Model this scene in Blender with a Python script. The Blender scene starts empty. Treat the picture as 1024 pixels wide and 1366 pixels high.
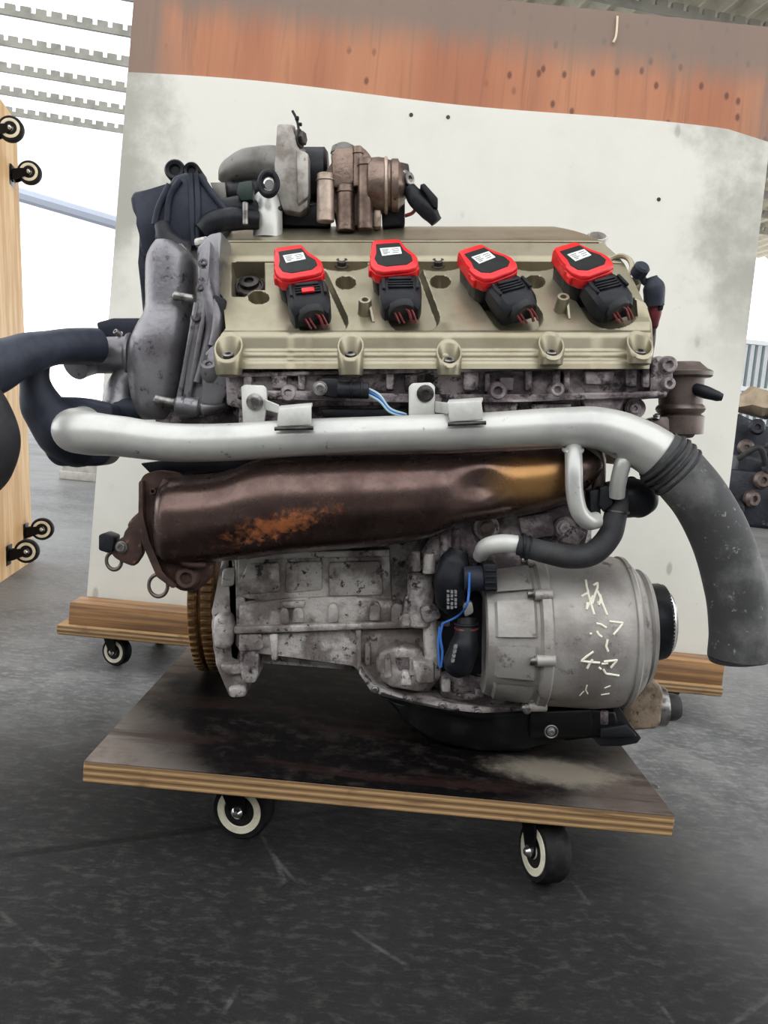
import bpy, bmesh, math, random
from mathutils import Vector, Matrix, noise
random.seed(7)
rad = math.radians
# ------------------------------------------------------------------ camera
FPX = 1150.0
ROLL = rad(5.5)
PITCH = rad(5.2)
CAM = Vector((0, 0, 0.352))
scene = bpy.context.scene
col = scene.collection
RY = Matrix(((math.cos(ROLL), 0, -math.sin(ROLL)), (0, 1, 0), (math.sin(ROLL), 0, math.cos(ROLL))))
cam_data = bpy.data.cameras.new('camera')
cam_data.sensor_fit = 'HORIZONTAL'
cam_data.sensor_width = 36.0
cam_data.lens = FPX / 1024 * 36.0
cam_data.clip_start = 0.05
cam_data.clip_end = 200
cam = bpy.data.objects.new('camera', cam_data)
col.objects.link(cam)
_r = RY @ Vector((1, 0, 0))
_u = RY @ Vector((0, math.sin(PITCH), math.cos(PITCH)))
_b = RY @ Vector((0, -math.cos(PITCH), math.sin(PITCH)))
cam.matrix_world = Matrix.Translation(CAM) @ Matrix((_r, _u, _b)).transposed().to_4x4()
scene.camera = cam
# ------------------------------------------------------------------ world + exposure
world = bpy.data.worlds.new('world')
scene.world = world
world.use_nodes = True
bg = world.node_tree.nodes['Background']
bg.inputs['Color'].default_value = (0.97, 0.98, 1.0, 1)
bg.inputs['Strength'].default_value = 2.6
vs = scene.view_settings
vs.view_transform = 'Standard'
vs.look = 'None'
vs.exposure = 0.14
vs.gamma = 1.0
vs.use_curve_mapping = False


# ------------------------------------------------------------------ pixel helpers
def ray(px, py):
    u = (px - 512) / FPX
    v = (683 - py) / FPX
    return Vector((u, math.cos(PITCH) + v * math.sin(PITCH), -math.sin(PITCH) + v * math.cos(PITCH)))


def e0(px, py, Y):
    d = ray(px, py)
    return d * (Y / d.y)


OE = e0(600, 1004, 0.80)          # foot of the engine, in the engine's own axes


def X(px, py, Y):
    """photo pixel at distance Y -> engine coordinates"""
    return e0(px, py, Y) - OE


def W(px, py, Y):
    return CAM + RY @ e0(px, py, Y)


def G(px, py, z=0.0):
    d = RY @ ray(px, py)
    return CAM + d * ((z - CAM.z) / d.z)


def mm(px, Y):
    return px * Y / FPX


# ------------------------------------------------------------------ mesh builder
class MB:
    def __init__(s):
        s.bm = bmesh.new()

    def _bevel(s, faces, bev, seg=2):
        if bev <= 0:
            return
        ed = set()
        for f in faces:
            for e in f.edges:
                ed.add(e)
        try:
            bmesh.ops.bevel(s.bm, geom=list(ed), offset=bev, offset_type='OFFSET', segments=seg,
                            profile=0.5, affect='EDGES', clamp_overlap=True)
        except Exception:
            pass

    def poly(s, front, back, bev=0.0015, seg=2):
        n = len(front)
        a = [s.bm.verts.new(v) for v in front]
        b = [s.bm.verts.new(v) for v in back]
        fs = [s.bm.faces.new(a), s.bm.faces.new(list(reversed(b)))]
        for i in range(n):
            j = (i + 1) % n
            fs.append(s.bm.faces.new((a[j], a[i], b[i], b[j])))
        s._bevel(fs, bev, seg)
        return s

    def prism(s, pts, y0, y1, bev=0.0015, seg=2, k=1.0):
        """outline in photo pixels at distance y0, solid back to distance y1"""
        fr = [X(x, y, y0) for x, y in pts]
        c = sum(fr, Vector()) / len(fr)
        bk = []
        for v in fr:
            q = c + (v - c) * k
            q.y = v.y + (y1 - y0)
            bk.append(q)
        return s.poly(fr, bk, bev, seg)

    def box(s, c, size, rot=None, bev=0.001, seg=2):
        c = Vector(c)
        h = [x / 2 for x in size]
        P = []
        for z in (-1, 1):
            for x, y in ((-1, -1), (1, -1), (1, 1), (-1, 1)):
                v = Vector((x * h[0], y * h[1], z * h[2]))
                if rot is not None:
                    v = rot @ v
                P.append(c + v)
        return s.poly(P[:4][::-1], P[4:][::-1], bev, seg)

    def rings(s, rr, cap0=True, cap1=True, closed=True):
        vv = [[s.bm.verts.new(p) for p in r] for r in rr]
        n = len(vv[0])
        for i in range(len(vv) - 1):
            for j in range(n if closed else n - 1):
                k = (j + 1) % n
                try:
                    s.bm.faces.new((vv[i][j], vv[i][k], vv[i + 1][k], vv[i + 1][j]))
                except ValueError:
                    pass
        if cap0:
            s.bm.faces.new(list(reversed(vv[0])))
        if cap1:
            s.bm.faces.new(vv[-1])
        return s

    def lathe(s, o, axis, prof, seg=32, cap0=True, cap1=True):
        o = Vector(o)
        a = Vector(axis).normalized()
        t = Vector((0, 0, 1)) if abs(a.z) < 0.9 else Vector((1, 0, 0))
        u = a.cross(t).normalized()
        v = a.cross(u).normalized()
        rr = []
        for h, r in prof:
            r = max(r, 1e-5)
            rr.append([o + a * h + (u * math.cos(2 * math.pi * i / seg) + v * math.sin(2 * math.pi * i / seg)) * r for i in range(seg)])
        return s.rings(rr, cap0, cap1)

    def cyl(s, p, q, r, r2=None, seg=20, bev=0.0006):
        p = Vector(p)
        q = Vector(q)
        L = (q - p).length
        r2 = r if r2 is None else r2
        b = min(bev, L * .3, r * .4)
        return s.lathe(p, q - p, [(0, r - b), (b, r), (L - b, r2), (L, r2 - b)], seg)

    def tube(s, pts, rads, seg=16, sub=6, flat=1.0, cap=True):
        pts = [Vector(p) for p in pts]
        if not isinstance(rads, (list, tuple)):
            rads = [rads] * len(pts)
        P, Rr = [], []
        n = len(pts)
        for i in range(n - 1):
            p0 = pts[i - 1] if i > 0 else pts[i] * 2 - pts[i + 1]
            p1, p2 = pts[i], pts[i + 1]
            p3 = pts[i + 2] if i + 2 < n else pts[i + 1] * 2 - pts[i]
            for k in range(sub):
                t = k / sub
                P.append(0.5 * ((2 * p1) + (p2 - p0) * t + (2 * p0 - 5 * p1 + 4 * p2 - p3) * t * t + (3 * p1 - p0 - 3 * p2 + p3) * t ** 3))
                tt = t * t * (3 - 2 * t)
                Rr.append(rads[i] * (1 - tt) + rads[i + 1] * tt)
        P.append(pts[-1])
        Rr.append(rads[-1])
        T = []
        for i in range(len(P)):
            a = P[max(0, i - 1)]
            b = P[min(len(P) - 1, i + 1)]
            T.append((b - a).normalized())
        t0 = T[0]
        u = t0.cross(Vector((0, 1, 0)))
        if u.length < 0.1:
            u = t0.cross(Vector((0, 0, 1)))
        u.normalize()
        rr = []
        for i in range(len(P)):
            u = (u - T[i] * u.dot(T[i])).normalized()
            v = T[i].cross(u)
            rr.append([P[i] + (u * math.cos(2 * math.pi * j / seg) + v * math.sin(2 * math.pi * j / seg) * flat) * Rr[i] for j in range(seg)])
        return s.rings(rr, cap, cap)

    def bolt(s, c, axis, r, h=None, sides=6, washer=True, socket=True):
        c = Vector(c)
        a = Vector(axis).normalized()
        h = h or r * .9
        if washer:
            s.lathe(c, a, [(0, r * 1.35), (r * .18, r * 1.35), (r * .25, r * 1.2)], 20)
        s.lathe(c, a, [(r * .2, r * .98), (h * .9, r * .98), (h, r * .86), (h, r * .5)] + ([(h * .55, r * .45)] if socket else [(h * 1.02, r * .3)]), sides if not socket else 16)
        return s

    def torus(s, c, axis, R_, r, seg=28, seg2=10, a0=0, a1=2 * math.pi, sx=1.0):
        c = Vector(c)
        a = Vector(axis).normalized()
        t = Vector((0, 0, 1)) if abs(a.z) < 0.9 else Vector((1, 0, 0))
        u = a.cross(t).normalized()
        v = a.cross(u).normalized()
        rr = []
        full = abs(a1 - a0 - 2 * math.pi) < 1e-6
        for i in range(seg + 1):
            w = a0 + (a1 - a0) * i / seg
            d = u * math.cos(w) * sx + v * math.sin(w)
            rr.append([c + d * R_ + (d * math.cos(2 * math.pi * j / seg2) + a * math.sin(2 * math.pi * j / seg2)) * r for j in range(seg2)])
        return s.rings(rr, not full, not full)

    def jitter(s, amp, scale):
        for v in s.bm.verts:
            n = noise.noise_vector(v.co * scale)
            v.co += n * amp
        return s

    def build(s, name, mat, parent=None, origin=None, label=None, sharp=38):
        bm = s.bm
        bmesh.ops.remove_doubles(bm, verts=bm.verts[:], dist=1e-6)
        bmesh.ops.recalc_face_normals(bm, faces=bm.faces[:])
        if origin is not None:
            o = Vector(origin)
            for v in bm.verts:
                v.co -= o
        me = bpy.data.meshes.new(name)
        bm.to_mesh(me)
        bm.free()
        for p in me.polygons:
            p.use_smooth = True
        me.set_sharp_from_angle(angle=rad(sharp))
        me.materials.append(mat)
        ob = bpy.data.objects.new(name, me)
        col.objects.link(ob)
        if parent is not None:
            ob.parent = parent
        if origin is not None and parent is None:
            ob.location = origin
        if label:
            ob['label'] = label
        return ob


def tag(o, label, cat, group=None):
    o['label'] = label
    o['category'] = cat
    if group:
        o['group'] = group
    return o


def struct(o, label=None, cat=None):
    o['kind'] = 'structure'
    if label:
        o['label'] = label
    if cat:
        o['category'] = cat
    return o


def empty(name, loc, label, cat, group=None):
    o = bpy.data.objects.new(name, None)
    col.objects.link(o)
    o.location = loc
    o.empty_display_size = .05
    return tag(o, label, cat, group)


def copy_tree(o, parent=None):
    c = o.copy()
    col.objects.link(c)
    c.parent = parent
    for ch in [x for x in bpy.data.objects if x.parent == o]:
        copy_tree(ch, c)
    return c


# ------------------------------------------------------------------ materials
def lin(c):
    return tuple(((x / 255) / 12.92 if x / 255 <= 0.04045 else ((x / 255 + 0.055) / 1.055) ** 2.4) for x in c) + (1,)


class NT:
    def __init__(s, name):
        s.m = bpy.data.materials.new(name)
        s.m.use_nodes = True
        s.t = s.m.node_tree
        s.b = s.t.nodes['Principled BSDF']
        s.tc = s.t.nodes.new('ShaderNodeTexCoord').outputs['Object']

    def n(s, typ, **kw):
        nd = s.t.nodes.new(typ)
        for k, v in kw.items():
            if k in nd.inputs:
                nd.inputs[k].default_value = v
            else:
                setattr(nd, k, v)
        return nd

    def link(s, a, b):
        s.t.links.new(a, b)

    def map(s, scale=(1, 1, 1), rot=(0, 0, 0), loc=(0, 0, 0), src=None):
        nd = s.n('ShaderNodeMapping')
        nd.inputs['Scale'].default_value = scale
        nd.inputs['Rotation'].default_value = rot
        nd.inputs['Location'].default_value = loc
        s.link(src or s.tc, nd.inputs['Vector'])
        return nd.outputs['Vector']

    def noise(s, scale, detail=6, rough=.6, vec=None, dist=0.0):
        nd = s.n('ShaderNodeTexNoise')
        nd.inputs['Scale'].default_value = scale
        nd.inputs['Detail'].default_value = detail
        nd.inputs['Roughness'].default_value = rough
        nd.inputs['Distortion'].default_value = dist
        s.link(vec or s.tc, nd.inputs['Vector'])
        return nd.outputs['Fac']

    def ramp(s, fac, a, b, v0=0.0, v1=1.0):
        nd = s.n('ShaderNodeMapRange')
        nd.clamp = True
        nd.interpolation_type = 'SMOOTHSTEP'
        s.link(fac, nd.inputs[0])
        nd.inputs[1].default_value = a
        nd.inputs[2].default_value = b
        nd.inputs[3].default_value = v0
        nd.inputs[4].default_value = v1
        return nd.outputs[0]

    def mix(s, fac, a, b):
        nd = s.n('ShaderNodeMix', data_type='RGBA')
        if isinstance(fac, (int, float)):
            nd.inputs[0].default_value = fac
        else:
            s.link(fac, nd.inputs[0])
        for v, i in ((a, 6), (b, 7)):
            if isinstance(v, tuple):
                nd.inputs[i].default_value = v if len(v) == 4 else v + (1,)
            else:
                s.link(v, nd.inputs[i])
        return nd.outputs[2]

    def math(s, op, a, b=0.0, c=None):
        nd = s.n('ShaderNodeMath', operation=op)
        for v, i in ((a, 0), (b, 1), (c, 2)):
            if v is None:
                continue
            if isinstance(v, (int, float)):
                nd.inputs[i].default_value = v
            else:
                s.link(v, nd.inputs[i])
        return nd.outputs[0]

    def sep(s, vec=None):
        nd = s.n('ShaderNodeSeparateXYZ')
        s.link(vec or s.tc, nd.inputs[0])
        return nd.outputs

    def bump(s, fac, strength=.3, dist=.002):
        nd = s.n('ShaderNodeBump')
        nd.inputs['Strength'].default_value = strength
        nd.inputs['Distance'].default_value = dist
        s.link(fac, nd.inputs['Height'])
        s.link(nd.outputs['Normal'], s.b.inputs['Normal'])

    def set(s, color=None, rough=None, metal=None):
        for v, k in ((color, 'Base Color'), (rough, 'Roughness'), (metal, 'Metallic')):
            if v is None:
                continue
            if isinstance(v, (int, float)):
                s.b.inputs[k].default_value = v
            elif isinstance(v, tuple):
                s.b.inputs[k].default_value = v if len(v) == 4 else v + (1,)
            else:
                s.link(v, s.b.inputs[k])
        return s.m


def M(name, c1, c2=None, scale=25, thr=(.45, .65), rough=.5, metal=0.0, bump=0.0, bscale=250, bdist=.001, rough2=None, c3=None, scale3=90, thr3=(.58, .7), spec=.5):
    t = NT(name)
    t.b.inputs['Specular IOR Level'].default_value = spec
    c = lin(c1)
    fac = None
    if c2:
        fac = t.ramp(t.noise(scale), *thr)
        c = t.mix(fac, lin(c1), lin(c2))
    if c3:
        f3 = t.ramp(t.noise(scale3, 8, .7), *thr3)
        c = t.mix(f3, c, lin(c3))
    r = rough
    if rough2 is not None and fac is not None:
        r = t.ramp(fac, 0, 1, rough, rough2)
    if bump:
        t.bump(t.noise(bscale, 5), bump, bdist)
    return t.set(c, r, metal)


m_gold = M('gold_paint', (156, 149, 128), (142, 134, 111), 30, (.4, .7), .33, .7, .15, 700, .0004, c3=(120, 112, 92), scale3=60, thr3=(.64, .72))
m_goldfront = m_gold
m_alu = M('cast_aluminium', (188, 182, 178), (106, 96, 95), 38, (.42, .62), .5, .3, .8, 160, .002, c3=(52, 44, 44), scale3=95, thr3=(.53, .62))
m_alubright = M('bright_cast_aluminium', (204, 199, 193), (128, 119, 115), 26, (.42, .6), .5, .3, .8, 170, .002, c3=(74, 64, 60), scale3=110, thr3=(.56, .64))
m_aludark = M('grimy_head_casting', (158, 148, 148), (88, 77, 80), 34, (.4, .58), .5, .3, .9, 140, .0025, c3=(36, 29, 32), scale3=60, thr3=(.5, .62))
m_alucover = M('dull_grey_casting', (134, 133, 136), (104, 100, 104), 20, (.4, .7), .36, .6, .4, 220, .001, c3=(60, 53, 56), scale3=80, thr3=(.56, .68))
m_silver = M('silver_pipe_paint', (196, 196, 190), (178, 178, 174), 25, (.4, .7), .34, .35, .08, 300, .0005, c3=(104, 96, 90), scale3=70, thr3=(.63, .7))
m_bracket = M('bracket_paint', (208, 208, 202), (186, 186, 178), 50, (.4, .7), .45, .15)
m_black = M('black_plastic', (26, 27, 31), (40, 42, 46), 60, (.45, .7), .42, 0.0, .15, 400, .0005, spec=.22)
m_blackblue = M('dusty_black_plastic', (40, 44, 54), (58, 62, 74), 25, (.4, .7), .5, 0.0, .15, 300, .0005, spec=.22)
m_rubber = M('black_rubber', (44, 44, 46), (62, 62, 62), 40, (.4, .7), .6, 0.0, .3, 500, .0006, spec=.22)
t = NT('dusty_rubber_hose')
_n = t.noise(22, 8, .65)
_n2 = t.noise(140, 6, .7)
_c = t.mix(t.ramp(_n, .45, .7), lin((52, 52, 52)), lin((92, 92, 90)))
_c = t.mix(t.ramp(_n2, .6, .68), _c, lin((128, 128, 124)))
t.bump(_n2, .3, .001)
m_hose = t.set(_c, .62, 0.0)
m_red = M('red_plastic', (226, 28, 34), (206, 18, 28), 60, (.4, .7), .35, 0.0, .1, 300, .0005)
m_darkpanel = M('black_coil_face', (24, 28, 27), (34, 38, 36), 120, (.4, .7), .45, spec=.22)
m_sticker = M('white_sticker', (226, 228, 222), (210, 212, 206), 200, (.4, .7), .6)
m_print = M('grey_print', (120, 122, 120), rough=.6)
m_steel = M('steel_fastener', (150, 148, 144), (96, 92, 90), 120, (.4, .65), .35, .85)
m_steeldark = M('dark_steel_fastener', (78, 74, 72), (48, 44, 44), 120, (.4, .65), .4, .7)
m_chrome = M('bright_steel', (214, 214, 212), rough=.2, metal=.95)
m_bronze = M('tarnished_pump_metal', (134, 116, 104), (92, 76, 67), 35, (.4, .64), .36, .75, .5, 300, .0008, c3=(58, 48, 44), scale3=90, thr3=(.58, .7))
m_pumplight = M('pale_pump_metal', (190, 172, 156), (150, 134, 122), 60, (.4, .65), .42, .5, .3, 300, .0008, c3=(92, 80, 74), scale3=120, thr3=(.58, .68))
m_greyduct = M('grey_duct', (120, 118, 112), (90, 86, 80), 30, (.4, .7), .42, .45, .15, 300, .0006, c3=(58, 54, 50), scale3=90, thr3=(.6, .7))
m_lug = M('pale_cast_lug', (170, 166, 158), (124, 116, 108), 45, (.42, .66), .45, .45, .4, 300, .0008, c3=(84, 62, 56), scale3=60, thr3=(.6, .7))
m_egr = M('brown_oxidised_steel', (112, 100, 94), (84, 72, 68), 40, (.4, .7), .42, .6, .2, 300, .0006, c3=(58, 48, 46), scale3=100, thr3=(.58, .7))
m_gear = M('rusty_ring_gear', (140, 104, 60), (92, 66, 40), 60, (.4, .65), .6, .3, .3, 300, .0008)
m_gearhole = M('gear_slot', (30, 24, 20), rough=.8)
m_altcase = M('alternator_casting', (168, 164, 158), (132, 127, 122), 16, (.4, .65), .5, .3, .5, 260, .001, c3=(92, 84, 82), scale3=48, thr3=(.56, .68))
m_pan = M('oily_black_pan', (14, 14, 15), (30, 30, 30), 40, (.5, .7), .3, 0.0, .2, 200, .0008, spec=.22)
m_chalk = M('white_paint_marker', (236, 232, 214), rough=.7)
m_bluewire = M('blue_wire', (54, 110, 190), rough=.5)
m_palewire = M('pale_blue_wire', (176, 206, 216), rough=.5)
m_redwire = M('red_brown_wires', (150, 50, 52), (90, 40, 40), 300, (.4, .6), .5)
m_boot = M('dark_red_boot', (110, 34, 40), (78, 26, 32), 80, (.4, .6), .5)
m_tan = M('grimy_tan_lug', (148, 132, 112), (110, 94, 78), 60, (.42, .62), .6, .2, .5, 250, .001, c3=(66, 56, 48), scale3=150, thr3=(.55, .66))
m_white_wheel = M('cream_wheel', (232, 226, 202), (206, 198, 172), 80, (.45, .7), .45)
m_tyre = M('black_tyre', (22, 22, 23), (38, 38, 38), 120, (.45, .7), .6, spec=.22)
m_castermetal = M('black_caster_fork', (16, 16, 18), (28, 28, 30), 80, (.45, .7), .35, .3, spec=.22)
m_concrete = M('pale_concrete', (176, 172, 164), (150, 146, 138), 20, (.4, .7), .8, 0, .4, 120, .002)

# heat-shield: brown steel, golden heat tint at one end and a rust patch with a shape of its own
t = NT('heat_tinted_steel')
n1 = t.noise(30, 8, .65)
n2 = t.noise(160, 8, .7)
base = t.mix(t.ramp(n1, .35, .7), lin((100, 82, 76)), lin((72, 56, 53)))
xyz = t.sep()


def gauss(nt, p, sx, sy, sz, xyz=None):
    q = nt.map(scale=(1 / sx, 1 / sy, 1 / sz), loc=(-p[0] / sx, -p[1] / sy, -p[2] / sz))
    ln = nt.n('ShaderNodeVectorMath', operation='LENGTH')
    nt.link(q, ln.inputs[0])
    return ln.outputs['Value']


pg = X(715, 640, .70)
g = t.ramp(t.math('ADD', gauss(t, pg, .042, .2, .026), t.math('MULTIPLY', n1, .8)), .75, 1.5, 1, 0)
base = t.mix(t.math('MULTIPLY', g, .7), base, lin((172, 128, 74)))
pr = X(372, 702, .70)
q = t.map(rot=(0, rad(16), 0), src=t.map(loc=(-pr.x, -pr.y, -pr.z)))
q = t.map(scale=(1 / .075, 1, 1 / .016), src=q)
ln = t.n('ShaderNodeVectorMath', operation='LENGTH')
t.link(q, ln.inputs[0])
rfac = t.ramp(t.math('ADD', ln.outputs['Value'], t.math('MULTIPLY', n2, 2.4)), 1.2, 2.05, .95, 0)
base = t.mix(rfac, base, lin((176, 104, 62)))
n3 = t.noise(50, 8, .7)
base = t.mix(t.ramp(n3, .6, .72), base, lin((112, 78, 50)))
t.bump(n2, .15, .0006)
m_shield = t.set(base, t.ramp(n1, .3, .7, .22, .36), t.ramp(rfac, 0, 1, .85, .1))
m_rustflange = M('rust_brown_flange', (88, 66, 58), (60, 44, 40), 40, (.4, .65), .6, .35, .5, 260, .001, c3=(150, 112, 84), scale3=120, thr3=(.6, .7))

# floor: dark worn concrete
t = NT('worn_concrete_floor')
n1 = t.noise(1.6, 8, .6)
n2 = t.noise(14, 12, .78)
n3 = t.noise(60, 12, .8, vec=t.map(scale=(1, 1.8, 1)))
c = t.mix(t.ramp(n1, .35, .65), lin((82, 82, 83)), lin((126, 126, 125)))
c = t.mix(t.ramp(n2, .44, .6, 0, .6), c, lin((138, 138, 136)))
c = t.mix(t.ramp(n3, .5, .58, 0, .55), c, lin((150, 150, 147)))
# dark zone: oil stain, with shade and the engine's dark reflection painted in
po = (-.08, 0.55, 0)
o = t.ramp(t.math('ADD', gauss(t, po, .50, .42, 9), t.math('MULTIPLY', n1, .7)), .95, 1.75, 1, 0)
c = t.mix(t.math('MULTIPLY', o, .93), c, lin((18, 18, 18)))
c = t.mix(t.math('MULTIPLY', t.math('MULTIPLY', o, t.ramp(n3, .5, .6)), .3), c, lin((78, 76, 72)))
# scratches
wv = t.n('ShaderNodeTexVoronoi', feature='DISTANCE_TO_EDGE')
wv.inputs['Scale'].default_value = 3.2
t.link(t.map(scale=(1, 1, 1), loc=(.31, .12, 0)), wv.inputs['Vector'])
sc_ = t.ramp(wv.outputs['Distance'], .002, .008, 1, 0)
c = t.mix(t.math('MULTIPLY', sc_, t.ramp(n2, .5, .62, 0, .22)), c, lin((130, 128, 126)))
ja, jb = G(0, 1143), G(330, 1098)
jd = (jb - ja).normalized()
xyz = t.sep()
dist_ = t.math('ABSOLUTE', t.math('SUBTRACT', t.math('ADD', t.math('MULTIPLY', xyz[0], -jd.y), t.math('MULTIPLY', xyz[1], jd.x)), -jd.y * ja.x + jd.x * ja.y))
jl = t.ramp(t.math('ADD', dist_, t.math('MULTIPLY', n2, .006)), .005, .010, .8, 0)
c = t.mix(t.math('MULTIPLY', jl, t.ramp(xyz[0], -.05, .12, 1, 0)), c, lin((16, 16, 16)))
# wheel-scuff arcs
for (ax0, ay0, r0_) in ((.12, .95, .52), (.30, .86, .40), (-.2, 1.1, .74)):
    rr0 = t.math('SUBTRACT', gauss(t, (ax0, ay0, 0), 1, 1, 99), r0_)
    c = t.mix(t.math('MULTIPLY', t.ramp(t.math('ABSOLUTE', rr0), .0005, .003, 1, 0), t.ramp(n2, .46, .62, 0, .16)), c, lin((140, 140, 136)))
t.bump(t.math('ADD', n3, n2), .5, .004)
t.b.inputs['Specular IOR Level'].default_value = .05
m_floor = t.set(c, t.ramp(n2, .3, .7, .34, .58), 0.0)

# stained plywood deck of the dolly: dark oil, grey dry corners
t = NT('oily_plywood_deck')
g1 = t.noise(1, 8, .65, vec=t.map(scale=(5, 40, 5)))
n1 = t.noise(9, 8, .65)
n2 = t.noise(60, 8, .7)
dry = t.mix(t.ramp(n1, .4, .65), lin((128, 120, 112)), lin((86, 76, 70)))
dry = t.mix(t.ramp(g1, .5, .66, 0, .7), dry, lin((52, 42, 40)))
oil = t.mix(t.ramp(n2, .48, .68), lin((9, 8, 9)), lin((40, 35, 33)))
oil = t.mix(t.ramp(g1, .52, .64, 0, .6), oil, lin((40, 28, 25)))
d = t.math('ADD', gauss(t, (.0, .2, .0), .25, .29, 9), t.math('MULTIPLY', n1, .55))
of = t.ramp(d, 1.02, 1.42, 1, 0)
c = t.mix(of, dry, oil)
pale = t.math('ADD', gauss(t, (.155, .07, 0), .075, .04, 9), t.math('MULTIPLY', n2, 1.0))
c = t.mix(t.ramp(pale, .85, 1.5, .6, 0), c, lin((146, 138, 124)))
t.bump(t.math('ADD', g1, n2), .25, .001)
t.b.inputs['Specular IOR Level'].default_value = .035
m_deck = t.set(c, t.ramp(of, 0, 1, .62, .5), 0.0)

# ply edge layers
t = NT('plywood_edge')
xyz = t.sep()
w = t.math('SINE', t.math('MULTIPLY', xyz[2], 1180.0))
n1 = t.noise(1, 6, .6, vec=t.map(scale=(14, 14, 300)))
n2 = t.noise(30, 6, .65)
c = t.mix(t.ramp(w, -.5, .6), lin((120, 92, 60)), lin((164, 132, 90)))
c = t.mix(t.ramp(n1, .52, .68, 0, .75), c, lin((76, 52, 34)))
c = t.mix(t.ramp(n2, .55, .72, 0, .6), c, lin((96, 66, 44)))
t.bump(w, .3, .001)
m_plyedge = t.set(c, .65, 0.0)

t = NT('wood_beam')
n1 = t.noise(1, 8, .6, vec=t.map(scale=(4, 60, 190)))
n2 = t.noise(12, 6, .6)
c = t.mix(t.ramp(n1, .38, .62), lin((164, 122, 78)), lin((108, 80, 54)))
c = t.mix(t.ramp(n2, .5, .7, 0, .7), c, lin((110, 86, 60)))
m_beam = t.set(c, .6, 0.0)

t = NT('pale_plywood')
n1 = t.noise(1, 8, .6, vec=t.map(scale=(30, 30, 3)))
c = t.mix(t.ramp(n1, .38, .62), lin((232, 198, 150)), lin((206, 164, 112)))
m_palewood = t.set(c, .6, 0.0)

# white smeared backdrop
t = NT('white_smeared_board')
n1 = t.noise(6, 9, .62)
n2 = t.noise(60, 8, .7)
c = t.mix(t.ramp(n1, .38, .7), lin((227, 225, 214)), lin((218, 216, 205)))
xyz = t.sep()
edge = t.math('ADD', t.math('MULTIPLY', t.math('ABSOLUTE', xyz[0]), 1.9), t.math('MULTIPLY', n1, 1.1))
sm = t.ramp(edge, 1.14, 1.42, 0, 1)
hi = t.ramp(xyz[2], .42, .62, 0, 1)
c = t.mix(t.math('MULTIPLY', t.math('MULTIPLY', sm, hi), .62), c, lin((128, 124, 112)))
c = t.mix(t.ramp(n2, .66, .74, 0, .45), c, lin((150, 146, 136)))
vz = t.n('ShaderNodeTexVoronoi', voronoi_dimensions='2D')
vz.inputs['Scale'].default_value = 13
cb2 = t.n('ShaderNodeCombineXYZ')
t.link(xyz[0], cb2.inputs[0])
t.link(t.math('MULTIPLY', xyz[2], .45), cb2.inputs[1])
t.link(cb2.outputs[0], vz.inputs['Vector'])
c = t.mix(t.math('MULTIPLY', t.ramp(vz.outputs['Distance'], .03, .07, .55, 0), t.ramp(n1, .48, .6)), c, lin((140, 134, 124)))
m_board = t.set(c, .5, 0.0)

zt = W(860, 20, 1.214).z
t = NT('orange_plywood')
n0 = t.noise(3, 6, .6)
n1 = t.noise(1, 9, .62, vec=t.map(scale=(46, 10, 2.2)), dist=.8)
n4 = t.noise(1, 6, .6, vec=t.map(scale=(9, 9, .7)))
c = t.mix(t.ramp(n4, .36, .64), lin((190, 128, 90)), lin((168, 104, 70)))
c = t.mix(t.ramp(n1, .5, .7, 0, .6), c, lin((138, 84, 56)))
xyz = t.sep()
vk = t.n('ShaderNodeTexVoronoi', voronoi_dimensions='2D')
vk.inputs['Scale'].default_value = 34
cb2 = t.n('ShaderNodeCombineXYZ')
t.link(xyz[0], cb2.inputs[0])
t.link(t.math('MULTIPLY', xyz[2], .6), cb2.inputs[1])
t.link(cb2.outputs[0], vk.inputs['Vector'])
kn = t.math('MULTIPLY', t.ramp(vk.outputs['Distance'], .05, .15, .85, 0), t.ramp(n0, .42, .5))
c = t.mix(kn, c, lin((92, 46, 26)))
xyz = t.sep()
gr = t.ramp(t.math('ADD', t.math('ADD', xyz[2], t.math('MULTIPLY', n1, .05)), t.math('MULTIPLY', n0, .05)), zt - .045, zt + .015, 0, .9)
ge = t.ramp(t.math('ADD', t.math('ABSOLUTE', t.math('SUBTRACT', xyz[0], .02)), t.math('MULTIPLY', n1, .08)), .40, .48, 0, .85)
c = t.mix(t.math('MAXIMUM', gr, ge), c, lin((126, 110, 98)))
m_orange = t.set(c, .55, 0.0)

# translucent roof sheet
t = NT('translucent_roof_sheet')
tr = t.n('ShaderNodeBsdfTranslucent')
tr.inputs['Color'].default_value = (.95, .96, .97, 1)
df = t.n('ShaderNodeBsdfDiffuse')
df.inputs['Color'].default_value = (.85, .86, .87, 1)
mx = t.n('ShaderNodeMixShader')
mx.inputs[0].default_value = .22
t.link(tr.outputs[0], mx.inputs[1])
t.link(df.outputs[0], mx.inputs[2])
t.link(mx.outputs[0], t.t.nodes['Material Output'].inputs['Surface'])
m_translucent = t.m
m_roof = M('beige_roof_sheet', (206, 200, 180), (184, 176, 156), 3, (.4, .7), .6, .1)
m_purlin = M('grey_purlin_steel', (150, 148, 138), (128, 126, 118), 4, (.4, .7), .6, .1)
m_bluegrey = M('blue_grey_steel', (190, 198, 214), rough=.5)
m_gatesheet = M('pale_green_gate_sheet', (214, 228, 224), (198, 212, 208), 6, (.4, .7), .5)
m_gaterib = M('grey_green_gate_rib', (118, 132, 134), rough=.5)
m_gaterail = M('white_gate_rail', (238, 242, 242), rough=.5)
m_scrap = M('dark_scrap_metal', (44, 46, 54), (26, 26, 32), 9, (.4, .65), .5, .3, .4, 40, .01, c3=(120, 118, 116), scale3=16, thr3=(.62, .72))
m_sack = M('tan_sacking', (176, 158, 134), (146, 130, 108), 9, (.4, .7), .8)
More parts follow.
